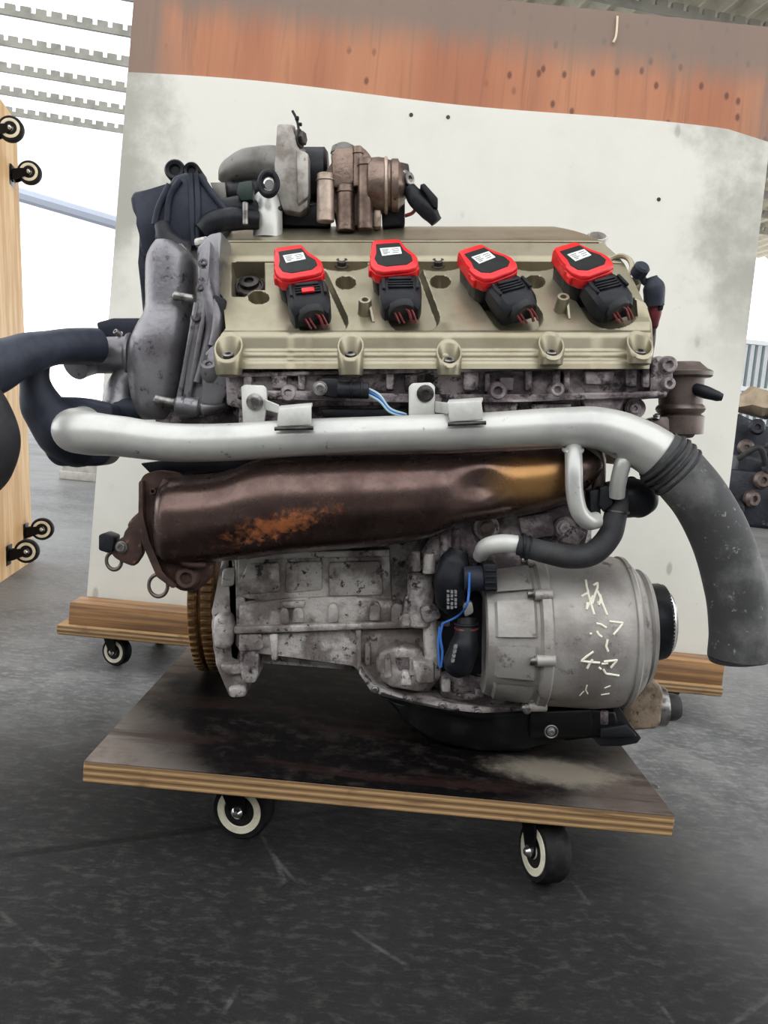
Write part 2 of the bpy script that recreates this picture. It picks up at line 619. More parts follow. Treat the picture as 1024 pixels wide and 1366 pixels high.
m_ground = M('bright_yard_ground', (196, 194, 190), (178, 176, 170), 1, (.4, .7), .8)
m_kerb = M('dark_sill', (70, 74, 84), rough=.6)
m_string = M('pale_string', (228, 216, 188), rough=.8)

# ================================================================== SETTING
mb = MB()
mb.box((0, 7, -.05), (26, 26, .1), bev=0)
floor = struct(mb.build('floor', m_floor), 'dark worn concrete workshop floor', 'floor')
mb = MB()
mb.box((0, 45, -.06), (90, 50, .1), bev=0)
struct(mb.build('floor_yard', m_ground), 'bright yard ground outside the open hall', 'ground')

HY = rad(11)
HR = Matrix.Rotation(HY, 3, 'Z')
ZR = 5.35


def corrugated(x0, x1, y0, y1, period, amp):
    mb = MB()
    n = int((x1 - x0) / period * 4)
    a, b = [], []
    for i in range(n + 1):
        x = x0 + (x1 - x0) * i / n
        z = ZR + (amp if (i // 2) % 2 == 0 else 0)
        a.append(HR @ Vector((x, y0, z)))
        b.append(HR @ Vector((x, y1, z)))
    mb.rings([a, b], False, False, closed=False)
    return mb


struct(corrugated(-14, -.2, 1.0, 19, .19, .05).build('ceiling', m_translucent, sharp=10), 'white translucent corrugated roof sheets', 'roof')
struct(corrugated(-.2, 14, 1.0, 19, .30, .05).build('ceiling', m_roof, sharp=10), 'beige corrugated steel roof sheets', 'roof')
struct(corrugated(-14, 14, -5.0, 1.0, .30, .05).build('ceiling', m_translucent, sharp=10), 'white corrugated roof sheets overhead', 'roof')
k = 0
yy = 8.2
while yy < 17.5:
    mb = MB()
    mb.box((0, yy, ZR - .105), (27, .05, .07), bev=0)
    x = -13.5
    while x < 13.4:
        mb.box((x + .065, yy, ZR - .035), (.13, .05, .07), bev=0)
        x += .19
    for v in mb.bm.verts:
        v.co = HR @ v.co
    k += 1
    struct(mb.build('trim_%d' % k, m_purlin), 'grey notched roof purlin', 'purlin')
    yy += 1.05
# rafters / bracing above the right side
for i, (xa, ya, xb, yb) in enumerate([(4.2, 8.6, 9.6, 10.6), (5.2, 10.4, 9.4, 8.8), (6.5, 9.2, 8.9, 11.0)]):
    mb = MB()
    mb.cyl((xa, ya, ZR - .3), (xb, yb, ZR - .3), .05)
    k += 1
    struct(mb.build('trim_%d' % k, m_purlin), 'steel roof brace', 'brace')
mb = MB()
mb.box((0, -4.2, 1.2), (26, .1, 2.4), bev=0)  # unseen wall, added to hold back low light from behind the camera
struct(mb.build('wall_light_block', M('grey_light_screen', (120, 120, 118), (104, 104, 102), 2, (.4, .7), .8)), 'unseen grey wall added behind the camera to cut front light', 'wall')
# far wall: pale upper band, blue-grey lintel over the bright opening
mb = MB()
p0 = W(-260, 120, 17.0)
p1 = W(400, 120, 17.0)
mb.box(((p0.x + p1.x) / 2 - 1, 17.6, 4.6), (14, .06, 1.6), bev=0)
struct(mb.build('wall_back', m_translucent), 'pale translucent cladding above the far doorway', 'wall')
mb = MB()
mb.cyl(W(-40, 240, 14.5), W(185, 306, 16.0), .12, seg=8)
struct(mb.build('trim_90', m_bluegrey), 'blue grey steel lintel over the bright doorway', 'beam')
mb = MB()
mb.box((-5, 15.5, .05), (12, .2, .1), bev=0)
struct(mb.build('trim_91', m_kerb), 'dark door sill on the floor', 'sill')

# ================================================================== CASTERS
def make_caster(rw, H, w, parent, loc, rot, disc_mat=None):
    """swivel caster: plate at z=0, wheel centre at z=-(H-rw), wheel axis along local Y"""
    zc = -(H - rw)
    off = rw * .45
    mb = MB()
    mb.box((0, 0, -.0012), (rw * 1.7, rw * 1.5, .0024), bev=.0006)
    mb.lathe((0, 0, -.0024), (0, 0, -1), [(0, rw * .5), (rw * .1, rw * .52), (rw * .16, rw * .4)], 24)
    for s_ in (-1, 1):
        y0 = s_ * (w / 2 + .0015)
        y1 = s_ * (w / 2 + .0035)
        pts = [(-rw * .45, -.003), (rw * .5, -.003), (rw * .62, zc * .45), (off + rw * .3, zc), (off + rw * .16, zc - rw * .22), (off - rw * .16, zc - rw * .22), (off - rw * .3, zc), (-rw * .35, zc * .35)]
        mb.poly([Vector((a, y0, b)) for a, b in pts], [Vector((a, y1, b)) for a, b in pts], .0005, 1)
    mb.box((0, 0, -.0045), (rw * .9, w + .007, .003), bev=.0006)
    c = mb.build('caster', m_castermetal, parent)
    c.location = loc
    c.rotation_euler = rot
    mb = MB()
    tw = w / 2
    mb.lathe((off, -tw, zc), (0, 1, 0), [(0, rw * .78), (0, rw * .92), (w * .18, rw), (w * .82, rw), (w, rw * .92), (w, rw * .78)], 40, True, True)
    mb.build('tyre', m_tyre, c)
    for s_ in (-1, 1):
        mb = MB()
        mb.lathe((off, s_ * tw * .9, zc), (0, s_, 0), [(0, rw * .77), (tw * .18, rw * .76), (tw * .2, rw * .55), (tw * .04, rw * .5), (tw * .04, rw * .26), (tw * .22, rw * .24)], 36)
        mb.build('wheel_disc', disc_mat or m_white_wheel, c)
    mb = MB()
    mb.lathe((off, -tw - .0035, zc), (0, -1, 0), [(0, rw * .2), (.0015, rw * .2), (.003, rw * .15), (.0045, rw * .1), (.005, 0)], 16)
    mb.build('axle_bolt', m_chrome, c)
    mb = MB()
    mb.lathe((off, tw + .0035, zc), (0, 1, 0), [(0, rw * .2), (.003, rw * .18), (.004, rw * .1)], 6)
    mb.build('axle_nut', m_chrome, c)
    return c


# ================================================================== FRONT DOLLY
DZ = .0755
DT = .0175
dolly = empty('furniture_dolly', (0.0237, .655, 0), 'low oil-stained plywood dolly carrying the engine', 'dolly')
mb = MB()
mb.box((0, .21, DZ - .0006), (.466, .42, .0012), bev=.0003, seg=1)
deck = mb.build('deck_face', m_deck, dolly, label='dark oil-soaked top veneer')
mb = MB()
mb.box((0, .21, DZ - .0012 - (DT - .0012) / 2), (.4664, .4204, DT - .0012), bev=.0006, seg=1)
for v in mb.bm.verts:
    v.co += noise.noise_vector(v.co * 40) * .0004
mb.build('plywood_board', m_plyedge, dolly, label='layered plywood edge')
mb = MB()
sp = G(873, 1049, DZ) - Vector((0.0237, .655, 0))
mb.bolt((sp.x, sp.y, DZ - .0004), (0, 0, 1), .0028, .002)
mb.build('screw', m_steel, dolly)
CH = DZ - DT
a = G(318, 1111) - Vector((0.0237, .655, 0))
b = G(697, 1172) - Vector((0.0237, .655, 0))
make_caster(.0255, CH, .021, dolly, (a.x - .008, a.y, CH), (0, 0, rad(-14)))
make_caster(.0255, CH, .022, dolly, (b.x + .012, b.y + .012, CH), (0, 0, rad(-71)))
make_caster(.0255, CH, .021, dolly, (-.165, .37, CH), (0, 0, rad(20)))
make_caster(.0255, CH, .021, dolly, (.175, .37, CH), (0, 0, rad(40)))

# ================================================================== ROLLING BACKDROP BOARD
BX, BY = .045, 1.12
back = empty('rolling_backdrop', (BX, BY, 0), 'tall white board with bare orange plywood top on a wheeled wooden base', 'backdrop board')
pl = W(75, 833, 1.12)
pr_ = W(965, 922, 1.12)
mb = MB()
w_ = pr_.x - pl.x
cx = (pr_.x + pl.x) / 2 - BX
bz0, bz1 = .047, .061
mb.box((cx, .11, (bz0 + bz1) / 2), (w_, .22, bz1 - bz0), bev=.003)
mb.build('base_board', m_plyedge, back, label='lower plywood base board')
mb = MB()
q0 = W(93, 803, 1.127)
q1 = W(966, 891, 1.127)
mb.box(((q0.x + q1.x) / 2 - BX, .03, bz1 + .0148), (q1.x - q0.x, .046, .0296), bev=.0008)
mb.build('foot_beam', m_beam, back, label='stained timber beam along the foot of the board')
# the panel leans back slightly
PY = 1.18
P = {}
LEAN = .035
for nm, (px, py) in dict(bl=(116, 788), br=(946, 874)).items():
    P[nm] = W(px, py, PY)
zb = .0605
xl, xr = P['bl'].x, P['br'].x
zt = W(860, 20, 1.214).z
zo = W(560, 136, 1.208).z


def panel(z0, z1, y_off, th, xa, xb, wavy=None):
    mb = MB()
    n = 40
    fr0, fr1 = [], []
    for i in range(n + 1):
        x = xa + (xb - xa) * i / n
        z = z0 + (wavy(i / n) if wavy else 0)
        fr0.append((x, z))
    for i in range(n + 1):
        fr1.append((xb - (xb - xa) * i / n, z1))
    pts = fr0 + fr1
    f_ = [Vector((x - BX, PY - BY + y_off + (z - zb) * LEAN, z)) for x, z in pts]
    b_ = [v + Vector((0, th, 0)) for v in f_]
    mb.poly(f_, b_, 0)
    return mb


panel(zb, zt, 0.0016, .012, xl, xr + .0).build('plywood_panel', m_orange, back, label='bare orange plywood panel')
panel_w = MB()
n = 60
lo = [(xl + (xr - xl) * i / n, zb + .0) for i in range(n + 1)]
hi = []
for i in range(n + 1):
    f_ = 1 - i / n
    x = xl + (xr - xl) * f_
    hi.append((x, zo + .0035 * math.sin(f_ * 9) - .010 * max(0, (f_ - .93) / .07) + .004 * math.sin(f_ * 3)))
pts = lo + hi
f_ = [Vector((x - BX, PY - BY + (z - zb) * LEAN, z)) for x, z in pts]
panel_w.poly(f_, [v + Vector((0, .0014, 0)) for v in f_], 0)
panel_w.build('white_facing', m_board, back, label='white smeared facing sheet')
mb = MB()
s0 = W(826, 17, 1.2) - Vector((BX, BY, 0))
s1 = W(824, 42, 1.2) - Vector((BX, BY, 0))
s2 = W(820, 53, 1.2) - Vector((BX, BY, 0))
for s_ in (s0, s1, s2):
    s_.y = PY - BY + (s_.z - zb) * LEAN - .001
mb.tube([s0, s1, s2], .0015, 6)
mb.build('string', m_string, back, label='pale string hanging over the top edge')
mb = MB()
for (px, py) in ((597, 158), (548, 155), (876, 268)):
    q_ = W(px, py, 1.21) - Vector((BX, BY, 0))
    q_.y = PY - BY + (q_.z - zb) * LEAN
    mb.lathe(q_, (0, -1, 0), [(0, .0028), (.0008, .0026), (.001, .001)], 12)
mb.build('screw', m_steeldark, back)
wc = G(153, 888)
for (cx_, cy_, rz) in ((wc.x - BX - .008, wc.y - BY + .008, -20), (W(897, 940, 1.16).x - BX, .05, 120), (-.36, .17, 60), (.40, .17, 30)):
    make_caster(.0200, bz0, .016, back, (cx_, cy_, bz0), (0, 0, rad(rz)))

# ================================================================== DOLLY STANDING ON ITS EDGE (left)
ua = G(0, 778)
ub = G(44, 748)
dr = (ub - ua)
dr.z = 0
dr.normalize()
nn = Vector((dr.y, -dr.x, 0))
st = empty('upright_dolly', (ub.x, ub.y, 0), 'pale plywood dolly standing on its edge with casters facing the engine', 'dolly')
mb = MB()
near = -dr * .62
TL = -nn * .085
pts = [Vector((0, 0, 0)), near, near + TL + Vector((0, 0, .94)), TL + Vector((0, 0, .925))]
mb.poly(pts, [v - nn * .018 for v in pts], .001, 1)
mb.build('plywood_board', m_palewood, st)
for (px, py, Y, s_) in ((62, 701, 1.86, .06), (30, 731, 1.70, .2), (44, 236, 1.86, .06), (15, 179, 1.72, .2)):
    wc = W(px, py, Y)
    base_ = -dr * s_
    base_.z = wc.z - .014
    base_ += TL * (base_.z / .93)
    c = make_caster(.0235, .058, .017, st, base_, (0, 0, 0))
    # swivel axis points along the board normal, wheel faces the camera
    zax = -nn
    yax = Vector((dr.x, dr.y, 0))
    xax = yax.cross(zax)
    c.rotation_euler = Matrix((xax, yax, zax)).transposed().to_euler()

# concrete block far left
cb = G(103, 641)
blk = MB()
blk.box((0, 0, .10), (.15, .20, .20), bev=.006)
blk.box((0, 0, .02), (.17, .22, .04), bev=.006)
o = blk.build('concrete_block', m_concrete)
o.location = (cb.x, cb.y + .1, 0)
tag(o, 'small pale concrete block on the floor near the far doorway', 'block')

# ================================================================== RIGHT: GATE + SCRAP
gy = 7.4
gx = W(1010, 520, gy).x
gate = empty('metal_gate', (gx, gy, 0), 'pale ribbed sheet-metal gate with white rail behind the scrap engines', 'gate')
mb = MB()
gtop = W(1005, 456, gy).z
mb.box((.9, .02, gtop / 2), (2.8, .02, gtop), bev=0)
mb.build('sheet', m_translucent, gate)
rib = MB()
rib.box((0, -.012, gtop / 2), (.016, .03, gtop), bev=.002, seg=1)
r0 = rib.build('rib', m_gaterib, gate)
xr_ = -.48
r0.location.x = xr_
for i in range(1, 46):
    c = r0.copy()
    col.objects.link(c)
    c.location.x = xr_ + .06 * i
for zz in (W(1010, 521, gy).z, gtop - .01):
    mb = MB()
    mb.box((.9, -.035, zz), (2.8, .03, .04), bev=.003, seg=1)
    mb.build('rail', m_gaterail, gate)


def scrap(name, x, y, label, seed, s=1.0):
    rnd = random.Random(seed)
    g_ = empty(name, (x, y, 0), label, 'scrap engine', 'scrap engines heaped by the gate')
    mb = MB()
    mb.box((0, 0, .17 * s), (.5 * s, .42 * s, .34 * s), Matrix.Rotation(rad(rnd.uniform(-12, 12)), 3, 'Z'), bev=.02)
    mb.box((.03, 0, .34 * s), (.42 * s, .3 * s, .16 * s), Matrix.Rotation(rad(rnd.uniform(-20, 20)), 3, 'Y'), bev=.03)
    mb.jitter(.02, 9)
    mb.build('block', m_scrap, g_)
    for i in range(5):
        mb = MB()
        p_ = Vector((rnd.uniform(-.22, .22), -.2 * s, rnd.uniform(.1, .42) * s))
        mb.lathe(p_, (rnd.uniform(-.3, .3), -1, 0), [(0, .05), (.03, .055), (.05, .04), (.05, .02), (.03, .018)], 18)
        mb.build('pulley', m_scrap if i % 2 else m_egr, g_)
    for i in range(3):
        mb = MB()
        a_ = Vector((rnd.uniform(-.25, .25), -.22 * s, rnd.uniform(.1, .5) * s))
        mb.tube([a_, a_ + Vector((.1, -.05, .08)), a_ + Vector((.18, 0, -.04)), a_ + Vector((.24, .05, -.12))], .018, 10)
        mb.build('hose', m_rubber, g_)
    return g_


sx = G(1000, 704)
scrap('scrap_engine', sx.x + .10, sx.y + .25, 'dark grimy scrap engine on the floor beside the backdrop board', 3, 1.0)
scrap('scrap_engine', sx.x + .90, sx.y + .05, 'dark scrap engine next to the one beside the backdrop board', 5, 1.05)
scrap('scrap_engine', sx.x + .30, sx.y + .85, 'scrap engine with a tan sack on top in front of the gate', 8, 1.5)
mb = MB()
mb.lathe((0, 0, 0), (0, 0, 1), [(0, .10), (.03, .17), (.09, .15), (.15, .1), (.19, .05), (.195, 0)], 24)
mb.jitter(.05, 9)
o = mb.build('sack', m_sack)
o.location = (sx.x + .30, sx.y + .85, .725)
tag(o, 'slumped tan sack lying on the heap of scrap engines', 'sack')

# ================================================================== ENGINE
eng = empty('car_engine', CAM + RY @ OE, 'used V-type car engine with gold valve cover and four red ignition coils', 'engine')
eng.rotation_euler = (0, -ROLL, 0)
FRONT = Vector((0, -1, 0))


def part(name, mb, mat, parent=None, label=None, sharp=38):
    return mb.build(name, mat, parent or eng, label=label, sharp=sharp)


def pp(name, pts, y0, y1, mat, bev=.0015, parent=None, label=None, k=1.0, seg=2):
    return part(name, MB().prism(pts, y0, y1, bev, seg, k), mat, parent, label)


# ---------------- valve cover: surface laid out on the 45 degree bank plane
S45 = math.sqrt(.5)
NC = Vector((0, -S45, S45))
VC = Vector((0, S45, S45))
PC0 = X(512, 441, .762)


def cov(px, py, h=0.0):
    d = ray(px, py)
    o_ = -OE                                    # camera position in engine coordinates
    tt = ((PC0 + NC * h) - o_).dot(NC) / d.dot(NC)
    return o_ + d * tt


def lerp_tab(tab, v):
    if v <= tab[0][0]:
        return tab[0][1]
    for (a, fa), (b, fb) in zip(tab, tab[1:]):
        if v <= b:
            t_ = (v - a) / (b - a)
            return fa + (fb - fa) * t_
    return tab[-1][1]


def sstep(a, b, v):
    t_ = min(1, max(0, (v - a) / (b - a)))
    return t_ * t_ * (3 - 2 * t_)


XL = [(302, 320), (306, 312), (314, 304), (322, 299), (350, 290), (385, 287), (396, 297), (438, 301), (447, 294), (492, 293)]
XR = [(302, 738), (306, 760), (314, 786), (322, 802), (340, 822), (351, 832), (375, 845), (400, 857), (415, 864), (441, 868), (492, 866)]
COILS = [(397, 353), (525, 345), (652, 352), (780, 349)]
WELLS = [(404, 372, 430, 428, 33, 21), (530, 365, 552, 424, 33, 21), (655, 372, 690, 424, 33, 21), (782, 367, 815, 418, 32, 19)]
HOLES = [(345, 397), (461, 377), (587, 376), (713, 376)]


def cap_sd(px, py, w):
    x0, y0, x1, y1, rx, ry = w
    ax, ay = (px - x0) / rx, (py - y0) / ry
    bx, by = (x1 - x0) / rx, (y1 - y0) / ry
    t_ = max(0, min(1, (ax * bx + ay * by) / (bx * bx + by * by)))
    return math.hypot(ax - bx * t_, ay - by * t_)


def hfield(px, py):
    h = 0.0
    for w in WELLS:
        h -= .009 * (1 - sstep(.93, 1.06, cap_sd(px, py, w)))
    for hx, hy in HOLES:
        d_ = math.hypot((px - hx) / 13.5, (py - hy) / 8.6)
        h -= .014 * (1 - sstep(.86, 1.02, d_))
    # left sunken bay with the bolt
    bay = max(abs(px - 331) / 21, abs(py - 368) / 26)
    h -= .016 * (1 - sstep(.88, 1.06, bay)) * sstep(.98, 1.2, math.hypot((px - 345) / 18, (py - 399) / 13))
    # scallops along the rear wall
    for sx_ in (458, 585, 712):
        d_ = math.hypot((px - sx_) / 34, (py - 350) / 11)
        h -= .010 * (1 - sstep(.8, 1.05, d_))
    return h


def cover_pt(px, py):
    if py >= 441:
        # front wall, stepped; it jogs in and out along its length
        jog = .0030 * (sstep(380, 395, px) - sstep(404, 419, px)) - .0026 * (sstep(520, 545, px) - sstep(588, 604, px)) + .0030 * sstep(785, 806, px)
        Y = lerp_tab([(441, .762), (443, .7585), (447, .7565), (468, .7555), (470, .7525), (473, .7515), (480, .7515), (482, .7490), (492, .7480)], py)
        return X(px, py, Y + jog)
    if py >= 352:
        j = 0
        if py > 430:
            j = (py - 430) / 11
        jog = .0030 * (sstep(380, 395, px) - sstep(404, 419, px)) - .0026 * (sstep(520, 545, px) - sstep(588, 604, px)) + .0030 * sstep(785, 806, px)
        return cov(px, py) + NC * hfield(px, py) + Vector((0, jog * j, 0))
    Yb = cov(512, 352).y + OE.y
    Y = lerp_tab([(300, Yb + .075), (304, Yb + .055), (320, Yb + .0065), (323, Yb + .004), (345, Yb + .003), (349, Yb + .001), (352, Yb)], py)
    return X(px, py, Y)


rows = [302, 303, 305, 308, 312, 316, 319, 321, 322, 323, 324, 326, 330, 335, 340, 344, 346, 348, 350, 352]
v_ = 353.0
while v_ < 441:
    rows.append(v_)
    v_ += 1.1
rows += [441, 442, 443, 444.5, 446, 448, 452, 458, 464, 467.5, 468.5, 469.5, 470.5, 472, 473.5, 476, 479, 480.5, 481.5, 483, 486, 489, 492]
ncol = 430
mb = MB()
grid = []
for py in rows:
    a_, b_ = lerp_tab(XL, py), lerp_tab(XR, py)
    grid.append([mb.bm.verts.new(cover_pt(a_ + (b_ - a_) * i / ncol, py)) for i in range(ncol + 1)])
for j in range(len(rows) - 1):
    for i in range(ncol):
        mb.bm.faces.new((grid[j][i], grid[j][i + 1], grid[j + 1][i + 1], grid[j + 1][i]))
loop = grid[0] + [g[-1] for g in grid[1:]] + list(reversed(grid[-1]))[1:] + [g[0] for g in reversed(grid[1:-1])]
bk = [mb.bm.verts.new((v.co.x, max(v.co.y + .02, .845 - OE.y), v.co.z - (.004 if v.co.y + OE.y > .83 else 0))) for v in loop]
for i in range(len(loop)):
    j = (i + 1) % len(loop)
    mb.bm.faces.new((loop[i], loop[j], bk[j], bk[i]))
cover = part('valve_cover', mb, m_gold, label='gold painted cast valve cover', sharp=50)

# bolt cups along the front edge
for (bx, yt, yb, r_) in ((307, 445, 503, 19), (468, 444, 503, 17.5), (598, 452, 503, 17), (733, 442, 489, 17), (850, 441, 488, 17)):
    Y = .7475
    r = mm(r_, Y)
    mb = MB()
    c0 = X(bx, yb, Y)
    zc_ = X(bx, (yt + yt + 36) / 2, Y).z
    zb_ = c0.z
    seg = 36

    def ring(rr_, zf):
        return [Vector((c0.x + rr_ * math.cos(2 * math.pi * i / seg), c0.y - r * .5 + rr_ * math.sin(2 * math.pi * i / seg), zf(rr_ * math.sin(2 * math.pi * i / seg)))) for i in range(seg)]
    k_ = 1.12
    mb.rings([ring(r * .6, lambda y: zb_ + .000), ring(r * .86, lambda y: zb_ + .0012), ring(r * .94, lambda y: zb_ + .006),
              ring(r, lambda y: zc_ + k_ * y - .002), ring(r * .97, lambda y: zc_ + k_ * y), ring(r * .86, lambda y: zc_ + k_ * y),
              ring(r * .82, lambda y: zc_ + k_ * y - .002), ring(r * .78, lambda y: zc_ + .45 * y - .011)])
    cup = part('bolt_cup', mb, m_gold, cover)
    mb = MB()
    cb_ = Vector((c0.x, c0.y - r * .5, zc_ - .0105))
    mb.bolt(cb_, (0, -.5, .86), mm(7.5, Y), mm(8, Y))
    part('bolt', mb, m_steel, cover)

# studs on the face, tubes at the right end, bolts in the bays
for (sx_, sy_) in ((487, 411), (748, 407)):
    mb = MB()
    a_ = cov(sx_, sy_ + 6)
    mb.lathe(a_ - NC * .002, NC, [(0, .0075), (.004, .0064), (.014, .0058), (.016, .0052), (.016, .003), (.012, .0026)], 20)
    f0 = cov(sx_ + 5, sy_ + 4)
    f1 = cov(sx_ + 11, sy_ + 19)
    mb.poly([f0 + Vector((-.001, 0, 0)), f0 + Vector((.001, 0, 0)), f0 + Vector((.001, 0, 0)) + NC * .013, f0 + Vector((-.001, 0, 0)) + NC * .013],
            [f1 + Vector((-.001, 0, 0)), f1 + Vector((.001, 0, 0)), f1 + Vector((.001, 0, 0)) + NC * .001, f1 + Vector((-.001, 0, 0)) + NC * .001], 0)
    part('stud', mb, m_gold, cover)
mb = MB()
mb.bolt(cov(333, 382, -.014), NC, .0095, .007)
mb.torus(cov(333, 382, -.012), NC, .0125, .002)
part('bolt', mb, m_steeldark, cover)
for bx in (456, 584):
    mb = MB()
    mb.bolt(cov(bx, 353, -.004), NC, .0055, .006)
    part('bolt', mb, m_steeldark, cover)
for (tx, ty, r_, ln_, Y) in ((797, 314, 13.5, .022, .86), (841, 376, 13.5, .024, .815)):
    mb = MB()
    top = X(tx, ty, Y)
    ax = Vector((0, -.62, .78)).normalized()
    r = mm(r_, Y)
    mb.lathe(top - ax * (ln_ + .02), ax, [(0, r), (ln_ + .019, r), (ln_ + .02, r * .96), (ln_ + .02, r * .82), (ln_ + .004, r * .78)], 28)
    part('filler_tube', mb, m_alubright if ty < 350 else m_gold, cover)
mb = MB()
mb.torus(X(825, 357, .83), (-.3, -.8, .3), .012, .0025, 20, 8)
part('end_ring', mb, m_gold, cover)
# raised lip along the top band
mb = MB()
mb.tube([cover_pt(302, 322.5), cover_pt(420, 322.5), cover_pt(560, 322.5), cover_pt(700, 322.5), cover_pt(798, 323)], .0011, 8)
mb.tube([cover_pt(315, 349), cover_pt(420, 349), cover_pt(560, 349), cover_pt(700, 349), cover_pt(828, 351)], .0011, 8)
part('ridge', mb, m_gold, cover)

# ---------------- ignition coils
CB = Matrix((Vector((1, 0, 0)), VC, NC)).transposed()
HT = .029
red = [(499, 321), (503, 318.5), (533, 317.5), (537.5, 319.5), (543, 331), (554, 337), (558.5, 343), (558.5, 351), (555, 356), (545, 358.5), (512, 361), (502, 358.5), (496, 352), (495, 343), (498, 336)]
blk_ = [(504, 324.5), (535.5, 323), (540.5, 333.5), (550.5, 340), (552, 347.5), (544, 352.5), (516, 354.5), (505, 351), (501, 343.5), (504.5, 337)]
stk = [(509, 331), (536, 329.5), (538, 338.5), (511.5, 341)]
CO = cov(527, 340, HT)


def loc_(px, py, h):
    q_ = cov(px, py, HT) - CO
    return Vector((q_.dot(Vector((1, 0, 0))), q_.dot(VC), h))


def mk_coil():
    mb = MB()
    f_ = [loc_(x, y, HT) for x, y in red]
    i_ = [loc_(x, y, HT) for x, y in blk_]
    c_ = sum(f_, Vector()) / len(f_)
    mid = [c_ + (v - c_) * 1.03 + Vector((0, 0, -.004)) for v in f_]
    low = [c_ + (v - c_) * 1.02 + Vector((0, 0, -.0135)) for v in f_]
    base = [c_ + (v - c_) * .86 + Vector((0, 0, -.036)) for v in f_]
    low2 = [c_ + (v - c_) * .93 + Vector((0, 0, -.0130)) for v in f_]
    mb.poly(f_, mid, .0012, 2)
    mb.poly(mid, low, .0006, 1)
    for (x_, y_) in ((497, 350), (556, 349)):
        q_ = loc_(x_, y_, HT - .0085)
        mb.box(q_, (.006, .008, .008), bev=.001, seg=1)
    hs = part('ignition_coil', mb, m_red, label='red ignition coil with black face')
    mb = MB()
    mb.poly(low2, base, .0006, 1)
    part('coil_stem', mb, m_black, hs)
    mb = MB()
    mb.poly([v + Vector((0, 0, .0004)) for v in i_], [v - Vector((0, 0, .003)) for v in i_], .0004, 1)
    part('coil_face', mb, m_darkpanel, hs)
    mb = MB()
    s_ = [loc_(x, y, HT + .0009) for x, y in stk]
    mb.poly(s_, [v - Vector((0, 0, .0006)) for v in s_], 0)
    part('sticker', mb, m_sticker, hs, 'white printed sticker')
    mb = MB()
    a_, b_, c2, d_ = s_
    for (u0, u1, vv) in ((.08, .42, .22), (.08, .36, .42), (.08, .44, .62), (.1, .3, .8), (.55, .9, .25), (.58, .92, .5), (.55, .85, .75)):
        def at(u, v):
            return (a_ * (1 - u) + b_ * u) * (1 - v) + (d_ * (1 - u) + c2 * u) * v + Vector((0, 0, .0001))
        mb.poly([at(u0, vv - .05), at(u1, vv - .05), at(u1, vv + .05), at(u0, vv + .05)], [at(u0, vv - .05) - Vector((0, 0, .0002)), at(u1, vv - .05) - Vector((0, 0, .0002)), at(u1, vv + .05) - Vector((0, 0, .0002)), at(u0, vv + .05) - Vector((0, 0, .0002))], 0)
    part('sticker_print', mb, m_print, hs)
    # connector: leaves the lower side and slopes down towards the well
    mb = MB()
    e_ = [loc_(514, 361, 0), loc_(556, 359, 0)]
    y0 = e_[0].y
    xc = .0045
    wd = .0185
    secs = [(.006, wd * .93, .0215, .006), (-.004, wd, .0228, .005), (-.014, wd, .0220, .002), (-.022, wd * .98, .0205, .000), (-.0275, wd * .90, .0180, -.001), (-.031, wd * .80, .0150, .000)]
    rr = []
    for (dy, hw, zt_, zb2) in secs:
        yy_ = y0 + dy
        ch = .004
        rr.append([Vector((xc + sx_, yy_, zz_)) for sx_, zz_ in ((-hw, zb2), (-hw, zt_ - ch), (-hw + ch, zt_), (hw - ch, zt_), (hw, zt_ - ch), (hw, zb2))])
    mb.rings(rr)
    for dy in (-.007, -.0105, -.014):
        mb.box((xc, y0 + dy, .0230), (wd * 1.2, .0018, .0022), bev=.0005, seg=1)
    mb.box((xc, y0 - .0035, .0238), (wd * 1.1, .0035, .003), bev=.0006, seg=1)
    for s2 in (-1, 1):
        mb.box((xc + s2 * wd * .8, y0 - .010, .0234), (.003, .016, .003), bev=.0006, seg=1)
    part('connector', mb, m_black, hs, 'black plug connector')
    mb = MB()
    mb.lathe((xc, y0 - .026, .0095), (.15, -1, -.25), [(0, .0125), (.004, .0125), (.006, .011), (.006, .006)], 20)
    part('grommet', mb, m_rubber, hs)
    mb = MB()
    rnd = random.Random(4)
    for i in range(5):
        x_ = xc - .008 + i * .004
        mb.tube([(x_, y0 - .029, .012), (x_ + rnd.uniform(.002, .006), y0 - .034, .010 + rnd.uniform(-.002, .003)), (x_ + rnd.uniform(.004, .010), y0 - .038, .002)], .0009, 6)
    part('wires', mb, m_redwire, hs)
    return hs


coil0 = mk_coil()
CROT = [10, 2, 24, 22]
for i, (cx_, cy_) in enumerate(COILS):
    o = coil0 if i == 0 else copy_tree(coil0, eng)
    o.location = cov(cx_, cy_ - 4, HT) - NC * HT
    o.rotation_euler = (CB @ Matrix.Rotation(rad(CROT[i]), 3, 'Z')).to_euler()
mb = MB()
_l = (Vector((.006, 0, 0)))
mb.box((.0045, loc_(514, 361, 0).y - .0125, .0240), (.011, .006, .0022), bev=.0005)
rl = part('lock_tab', mb, m_red, coil0, 'red lock tab')

